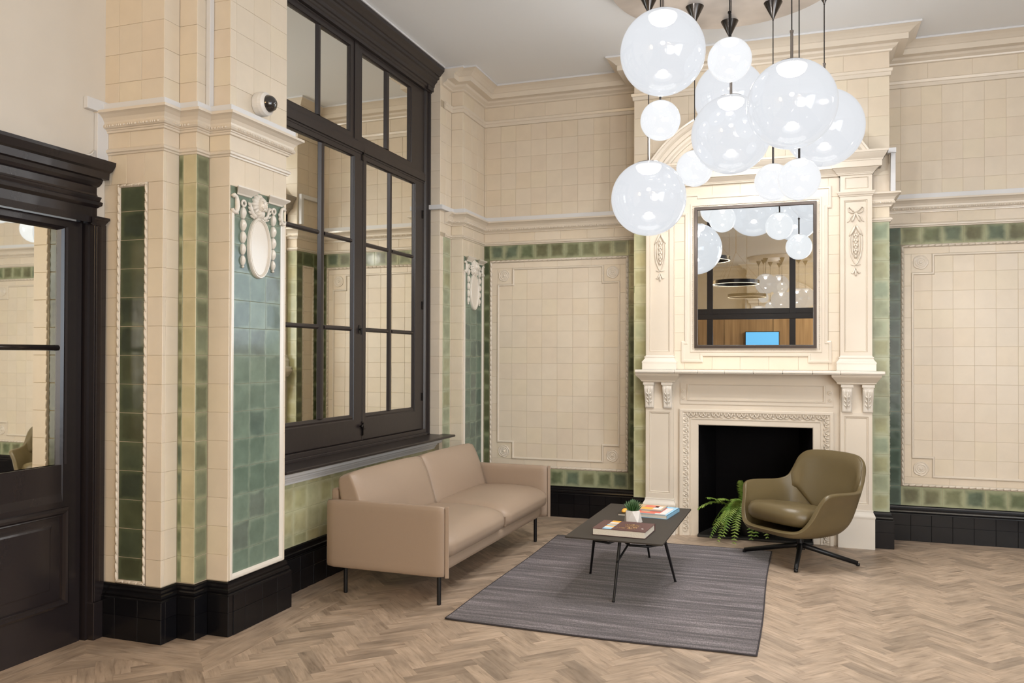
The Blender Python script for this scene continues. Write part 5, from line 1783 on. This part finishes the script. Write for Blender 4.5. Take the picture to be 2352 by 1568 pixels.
# stations round the tub from the middle of the front to the middle of the back (right half)
#            floor of tub        lower wall          upper wall          rim
ST_ = [
    ((0, -.300, .262), (0, -.325, .262), (0, -.338, .268), (0, -.345, .285)),
    ((.12, -.290, .260), (.14, -.320, .260), (.150, -.330, .268), (.155, -.336, .285)),
    ((.19, -.260, .255), (.225, -.285, .262), (.245, -.296, .278), (.258, -.302, .302)),
    ((.22, -.200, .250), (.270, -.230, .275), (.298, -.245, .325), (.318, -.258, .385)),
    ((.23, -.150, .248), (.285, -.170, .285), (.322, -.195, .390), (.350, -.212, .492)),
    ((.235, -.100, .246), (.290, -.120, .290), (.330, -.150, .430), (.384, -.172, .556)),
    ((.235, -.040, .245), (.292, -.050, .295), (.332, -.070, .440), (.402, -.085, .567)),
    ((.232, .040, .245), (.290, .045, .300), (.330, .050, .445), (.398, .050, .562)),
    ((.225, .100, .245), (.282, .130, .305), (.322, .160, .450), (.374, .170, .561)),
    ((.21, .150, .245), (.268, .190, .320), (.305, .230, .470), (.336, .245, .588)),
    ((.19, .190, .247), (.250, .230, .340), (.285, .280, .520), (.320, .295, .662)),
    ((.16, .215, .250), (.220, .262, .360), (.262, .312, .565), (.298, .332, .738)),
    ((.11, .235, .252), (.160, .285, .375), (.200, .338, .595), (.236, .362, .788)),
    ((.05, .245, .255), (.080, .298, .385), (.100, .355, .610), (.120, .387, .802)),
    ((0, .250, .255), (0, .300, .388), (0, .360, .615), (0, .392, .804)),
]
NS = 44
rowsN = 12


def shell_pt(t, s, side):
    """t along the stations, s 0..1 from the tub floor to the rim"""
    ks = [cr([st[k] for st in ST_], t) for k in range(4)]
    p = cr(ks, s * 3)
    return (p[0] * side, p[1], p[2])


grid = []
for i in range(2 * NS + 1):
    if i <= NS: side, t = -1, (1 - i / NS)
    else: side, t = 1, (i - NS) / NS
    # i=0: back middle (left side) -> front -> back middle (right side)
    tt = t * (len(ST_) - 1)
    grid.append([shell_pt(tt, j / rowsN, side) for j in range(rowsN + 1)])
ring_n = 2 * NS
vs, fs = [], []
for i in range(ring_n):
    vs += grid[i]
R1 = rowsN + 1
for i in range(ring_n):
    k = (i + 1) % ring_n
    for j in range(rowsN):
        fs.append((i * R1 + j, i * R1 + j + 1, k * R1 + j + 1, k * R1 + j))
# floor of the tub: rings closing to the middle
base0 = len(vs)
inner_n = 5
for q in range(1, inner_n):
    for i in range(ring_n):
        p = grid[i][0]
        f_ = 1 - q / inner_n
        vs.append((p[0] * f_, p[1] * f_, p[2] * f_ + .212 * (1 - f_)))
vs.append((0, 0, .212))
for i in range(ring_n):
    k = (i + 1) % ring_n
    fs.append((base0 + i, i * R1, k * R1, base0 + k))
    for q in range(1, inner_n - 1):
        fs.append((base0 + q * ring_n + i, base0 + (q - 1) * ring_n + i, base0 + (q - 1) * ring_n + k, base0 + q * ring_n + k))
    fs.append((len(vs) - 1, base0 + (inner_n - 2) * ring_n + i, base0 + (inner_n - 2) * ring_n + k))
m = MB(); m.add(vs, fs)
sh = m.build('shell', OL, chair, Matrix.Translation((0, 0, -.012)), smooth=True, fix=True)
sd = sh.modifiers.new('thick', 'SOLIDIFY'); sd.thickness = .034; sd.offset = 0.0
sb = sh.modifiers.new('sub', 'SUBSURF'); sb.levels = 2; sb.render_levels = 2
# inner back pad, from arm seam to arm seam
def padv(u, s, off):
    p = shell_pt(14 - 4.6 * abs(u), .24 + .735 * s, 1 if u > 0 else -1)
    q = Vector(p)
    c = Vector((0, -.10, p[2]))
    return q + (c - q).normalized() * off


vs, fs = [], []
nu_, nv_ = 28, 14
for j in range(nv_ + 1):
    for i in range(nu_ + 1):
        u, s = -1 + 2 * i / nu_, j / nv_
        w_ = (1 - abs(u) ** 12) * (1 - abs(2 * s - 1) ** 8)
        u2_ = u * (1 - .80 * max(0, 1 - s / .62) ** 1.0)
        vs.append(tuple(padv(u2_, s, (.0165 if s > .4 else .0135) + .028 * w_)))
for j in range(nv_):
    for i in range(nu_):
        q = j * (nu_ + 1) + i
        fs.append((q, q + 1, q + nu_ + 2, q + nu_ + 1))
MB().add(vs, fs).build('back_pad', OL, chair, Matrix.Translation((0, 0, -.012)), smooth=True, fix=True)
# seat cushion
m = MB()
rings = []
NC = 40
for s, z in ((.0, .266), (.82, .266), (.95, .274), (1.02, .300), (1.03, .345), (.97, .388), (.88, .404), (.60, .420), (.30, .427), (.02, .429)):
    ring = []
    for k in range(NC):
        a = 2 * math.pi * k / NC
        ca, sa = math.cos(a), math.sin(a)
        ex = .292 * math.copysign(abs(ca) ** .62, ca) * (1 if sa < 0 else 1 - .14 * sa)
        ey = (.325 if sa < 0 else .27) * math.copysign(abs(sa) ** .66, sa)
        ring.append((ex * s, ey * s - .015, z + .012 * (1 if sa < -.5 else 0) * 0 + (-.045 * (ey * s) / .3)))
    rings.append(ring)
m.loft(rings, True, True, True)
m.build('seat_cushion', OL, chair, smooth=True, fix=True)
BK = M['black_metal']
MB().tube([(0, 0, .085), (0, 0, .225)], [.026, .020], 16).lathe([(.0, .20), (.09, .205), (.09, .212), (0, .216)], n=20).build('column', BK, chair, smooth=False)
cm = chair.matrix_world.copy()
inv = (Matrix.Translation(chair.location) @ Matrix.Rotation(R(-41), 4, 'Z')).inverted()
for fx, fy in ((-.392, 6.565), (-.018, 6.112), (.404, 6.445), (.035, 6.850)):
    a = inv @ Vector((0.012, 6.475, .120)); b = inv @ Vector((fx, fy, .020 + (.009 if fx < -.2 else 0)))
    d = (b - a)
    p1 = a + d * .12
    MB().tube([tuple(a), tuple(p1), tuple(b)], [.020, .0195, .0155], 10).tube([tuple(b + Vector((0, 0, -.017))), tuple(b)], .014, 10).build('base_leg', BK, chair, smooth=True)

# ------------------------------------------------------------------ fern on the hearth
fern = empty('potted_fern', (-.40, 7.17, .021), 0, 'bushy green fern in a black pot inside the open hearth', 'plant')
MB().lathe([(.0, 0), (.075, 0), (.095, .13), (.100, .135), (.090, .135), (.085, .12), (0, .12)], n=24).build('pot', M['black_metal'], fern, smooth=False)
rs = random.Random(4)
# (end x, end y, end z, arch height) in world
tips = [(-.775, 6.98, .25, .10), (-.70, 6.96, .345, .07), (-.70, 6.93, .02, .14), (-.62, 6.90, .03, .17), (-.55, 6.90, .015, .20), (-.47, 6.89, .03, .20), (-.38, 6.90, .02, .22), (-.30, 6.92, .03, .20),
        (-.22, 6.93, .03, .18), (-.14, 6.95, .05, .16), (-.06, 6.98, .08, .14), (-.66, 7.00, .28, .12), (-.60, 6.94, .18, .13), (-.52, 6.95, .33, .10), (-.43, 7.02, .47, .04), (-.35, 6.98, .40, .08),
        (-.27, 6.98, .33, .10), (-.17, 7.00, .27, .12), (-.68, 7.15, .10, .16), (-.58, 7.2, .22, .12), (-.12, 7.15, .20, .12), (-.48, 6.92, .10, .20), (-.33, 6.93, .12, .20), (-.25, 7.02, .15, .2), (-.62, 7.0, .08, .18), (-.5, 7.0, .24, .14), (-.56, 6.91, .11, .17)]
for tx, ty, tz, ah in tips:
    tx += rs.uniform(-.025, .025); ty += rs.uniform(-.03, .02); tz = max(.008, tz + rs.uniform(-.03, .05))
    A = Vector((-.40 + rs.uniform(-.04, .04), 7.15 + rs.uniform(-.03, .03), .15))
    T = Vector((tx, ty, tz))
    hor = (T - A); hor.z = 0
    NP = 34
    m = MB()
    pts = []
    for q in range(NP + 1):
        s = q / NP
        p = A.lerp(T, s)
        p.z += ah * 4 * s * (1 - s) * (1.0 if tz < .3 else .6) + 0
        pts.append(p)
    m.tube([tuple(p) for p in pts], [.0022 * (1 - .7 * k / NP) for k in range(NP + 1)], 4)
    for q in range(2, NP + 1):
        s = q / NP
        p = pts[q]
        d = (pts[q] - pts[q - 1]).normalized()
        side = d.cross(Vector((0, 0, 1)))
        if side.length < .05: side = Vector((1, 0, 0))
        side.normalize()
        nrm = side.cross(d).normalized()
        ln = .040 * math.sin(math.pi * min(1, .12 + .86 * (1 - s) ** .75)) + .006
        wd = .0056
        for sg in (-1, 1):
            tip = p + side * sg * ln + d * ln * .35 + nrm * (-.010) * rs.uniform(.4, 1.6)
            m1 = p.lerp(tip, .4)
            vsx = [p - d * wd * .6, m1 - d * wd, tip, m1 + d * wd, p + d * wd * .6, m1 + nrm * .0012]
            m.add([tuple(v) for v in vsx], [(0, 1, 5), (1, 2, 5), (2, 3, 5), (3, 4, 5), (4, 0, 5)])
    m.build('frond', M['fern'], fern, Matrix.Translation((.40, -7.17, -.021)))

# ------------------------------------------------------------------ pendant cluster
CAM = Vector((0, 0, 1.5))
plate = empty('ceiling_canopy', (-.455, 5.63, ZC), 0, 'round satin metal ceiling canopy from which all the globe lamps hang', 'canopy')
m = MB()
m.lathe([(0, -.002), (.76, -.002), (.768, -.008), (.770, -.020), (.768, -.084), (.762, -.090), (0, -.090)], n=96)
m.build('canopy_disc', M['plate'], plate, smooth=False, bev=.0)
ZP = ZC - .090
GL = [
    ('g1', (-.761, 4.893, 3.309), .25, 'large opal glass globe pendant, topmost at the left of the cluster'),
    ('g2', (-.376, 4.896, 3.221), .125, 'small opal globe pendant hanging highest, between the two top large globes'),
    ('g3', (-.823, 5.201, 2.994), .125, 'small opal globe pendant directly under the topmost left large globe'),
    ('g4', (-.952, 5.525, 2.569), .25, 'large opal globe pendant hanging lowest, at the left edge of the cluster'),
    ('g5', (-.679, 5.786, 2.808), .125, 'small opal globe pendant tucked between the lowest large globe and the middle one'),
    ('g6', (-.410, 5.449, 2.933), .25, 'large opal globe pendant in the middle of the cluster above the mirror'),
    ('g7', (-.470, 6.12, 3.385), .25, 'large opal globe pendant at the back, half hidden behind the highest small globe'),
    ('g8', (-.036, 4.941, 2.942), .25, 'large opal globe pendant nearest the viewer, overlapping the middle and right ones'),
    ('g9', (.159, 5.734, 3.001), .25, 'large opal globe pendant at the right edge of the cluster'),
    ('g10', (-.164, 5.891, 2.700), .125, 'small opal globe pendant above the mirror, the left one of the low overlapping pair'),
    ('g11', (.004, 5.281, 2.582), .125, 'small opal globe pendant above the mirror, the front right one of the low pair'),
]
GC = 1.025
_pm = {}
for _, c, r_, lab in GL:
    c = CAM + (Vector(c) - CAM) * GC
    r_ = r_ * GC
    big = r_ > .2
    o = empty('globe_pendant', tuple(c), 0, lab, 'pendant lamp', 'opal globe pendants of the ceiling cluster')
    key = 'b' if big else 's'
    top = ZP - c.z
    if key not in _pm:
        g = MB()
        prof = []
        n_ = 36 if big else 28
        for k in range(n_ + 1):
            a = math.pi * k / n_
            rr, zz = r_ * math.sin(a), -r_ * math.cos(a)
            if zz > r_ * .985: zz = r_ * .985
            prof.append((max(rr, .0005), zz))
        g.lathe(prof, n=64 if big else 48)
        gm = g.mesh('glass_globe')
        for p in gm.polygons: p.use_smooth = True
        gm.materials.append(M['globe_big' if big else 'globe_small'])
        # lamp inside: a bowl-shaped diffuser under the cap
        k_ = r_ * (.34 if big else .42)
        g = MB()
        g.lathe([(k_, r_ * .87), (k_ * .98, r_ * .82), (k_ * .85, r_ * .74), (k_ * .55, r_ * .68), (.001, r_ * .66)], n=32)
        lm = g.mesh('light_bowl')
        for p in lm.polygons: p.use_smooth = True
        lm.materials.append(M['led'])
        g = MB()
        g.lathe([(.001, r_ * .992), (r_ * .30, r_ * .965), (r_ * .32, r_ * .955), (k_ * .98, r_ * .89), (.001, r_ * .89)], n=32)
        cp = g.mesh('top_cap')
        cp.materials.append(M['steel'])
        _pm[key] = (gm, lm, cp)
    gm, lm, cp = _pm[key]
    link('glass_globe', gm, None, o)
    link('light_bowl', lm, None, o)
    link('top_cap', cp, None, o)
    ld = bpy.data.lights.new('lamp_glow', 'POINT')
    ld.energy = 62.0 if big else 15.0
    ld.color = (1.0, 0.98, 0.95)
    ld.shadow_soft_size = .035 if big else .02
    lo = bpy.data.objects.new('lamp_glow', ld)
    col.objects.link(lo)
    lo.parent = o
    lo.location = (0, 0, r_ * .58)
    ld = bpy.data.lights.new('led_module', 'AREA')
    ld.shape = 'DISK'
    ld.size = r_ * .3
    ld.energy = 55.0 if big else 18.0
    ld.color = (1.0, 0.98, 0.95)
    lo = bpy.data.objects.new('led_module', ld)
    col.objects.link(lo)
    lo.parent = o
    lo.location = (0, 0, r_ * .62)
    rod = .17 if big else .15
    MB().tube([(0, 0, r_ * .98), (0, 0, r_ * .98 + rod)], .0085 if big else .007, 10).tube([(0, 0, r_ * .98 + rod), (0, 0, r_ * .98 + rod + .012)], .011, 10).build('stem', M['steel'] if big else M['iron'], o)
    MB().tube([(0, 0, r_ * .98 + rod), (0, 0, top - .10)], .0035, 6).build('cord', M['black_metal'], o)
    MB().lathe([(.064, top), (.062, top - .004), (.006, top - .115), (.005, top - .125), (.001, top - .126)], n=28).build('ceiling_cone', M['cone_metal'], o, smooth=True)

# ------------------------------------------------------------------ dome camera on the pier
cc = empty('dome_camera', (-2.9, 3.935, 2.928), 0, 'white round security camera with smoked dome on the pier above the rail', 'camera')
rot = Matrix.Rotation(R(90), 4, 'Y')
g = MB().lathe([(0, 0.001), (.066, .001), (.068, .006), (.068, .040), (.064, .060), (.050, .072), (.049, .068), (0, .060)], n=36)
g.build('housing', M['white_plastic'], cc, rot, smooth=False, bev=.002)
g = MB().lathe([(.049, .066), (.047, .082), (.038, .100), (.022, .112), (.001, .116)], n=32)
g.build('dome', M['dome'], cc, rot, smooth=True)
g = MB().lathe([(.050, .0665), (.052, .072), (.049, .074)], n=36)
g.build('dome_ring', M['white_plastic'], cc, rot, smooth=True)

# ------------------------------------------------------------------ the lobby behind the camera, as the mirror shows it
# glazed partition
pt = struct('window_2', MB().box(-3.5, 4.4, -1.26, -1.16, 2.19, 2.285).box(-3.5, 4.4, -1.24, -1.18, 2.285, 2.38), M['dark_paint'], bev=.004)
for x in (-2.97, -1.52, -.10, 1.32, 2.74):
    MB().box(x - .052, x + .052, -1.25, -1.17, 0, ZC).build('mullion', M['dark_paint'], pt, bev=.004)
for a, b in zip((-2.97, -1.52, -.10, 1.32), (-1.52, -.10, 1.32, 2.74)):
    MB().box(a + .05, b - .05, -1.215, -1.205, 2.38, ZC).build('upper_pane', M['partition_glass'], pt)
pw = struct('wall_panelling', MB().box(-3.5, 3.5, -3.985, -3.96, 0, 2.52), M['panel_wood'])
for x in steps(-3.5, 3.5, 7)[1:-1]:
    MB().box(x - .003, x + .003, -3.961, -3.958, 0, 2.52).build('panel_joint', M['soot'], pw)
scr = empty('wall_screen', (-.72, -3.95, 1.55), 0, 'blue lit screen on the wood panelled wall, seen in the mirror', 'screen')
MB().box(-.345, .345, 0, .035, -.02, .50).build('screen_case', M['black_metal'], scr, bev=.004)
MB().box(-.332, .332, .035, .037, -.008, .488).build('display', M['screen'], scr)
for (x, y, z, rr, lab) in ((-.96, .30, 2.72, .355, 'lit ring pendant hanging behind the viewer, lower one in the mirror'), (-1.36, 1.05, 3.03, .355, 'lit ring pendant hanging behind the viewer, upper one in the mirror')):
    rg = empty('ring_pendant', (x, y, z), 0, lab, 'pendant lamp', 'ring pendants behind the viewer')
    MB().lathe([(rr - .012, -.03), (rr + .012, -.03), (rr + .012, .03), (rr - .012, .03), (rr - .012, -.03)], n=64).build('ring_body', M['iron'], rg)
    MB().lathe([(rr - .011, -.032), (rr + .011, -.032), (rr + .011, -.0305), (rr - .011, -.0305), (rr - .011, -.032)], n=64).build('light_strip', M['ring_led'], rg)
    MB().tube([(0, 0, ZC - z), (0, 0, .5)], .003, 6).tube([(0, 0, .5), (rr, 0, .03)], .0015, 5).tube([(0, 0, .5), (-rr * .5, rr * .866, .03)], .0015, 5).tube([(0, 0, .5), (-rr * .5, -rr * .866, .03)], .0015, 5).build('cable', M['brass'], rg)
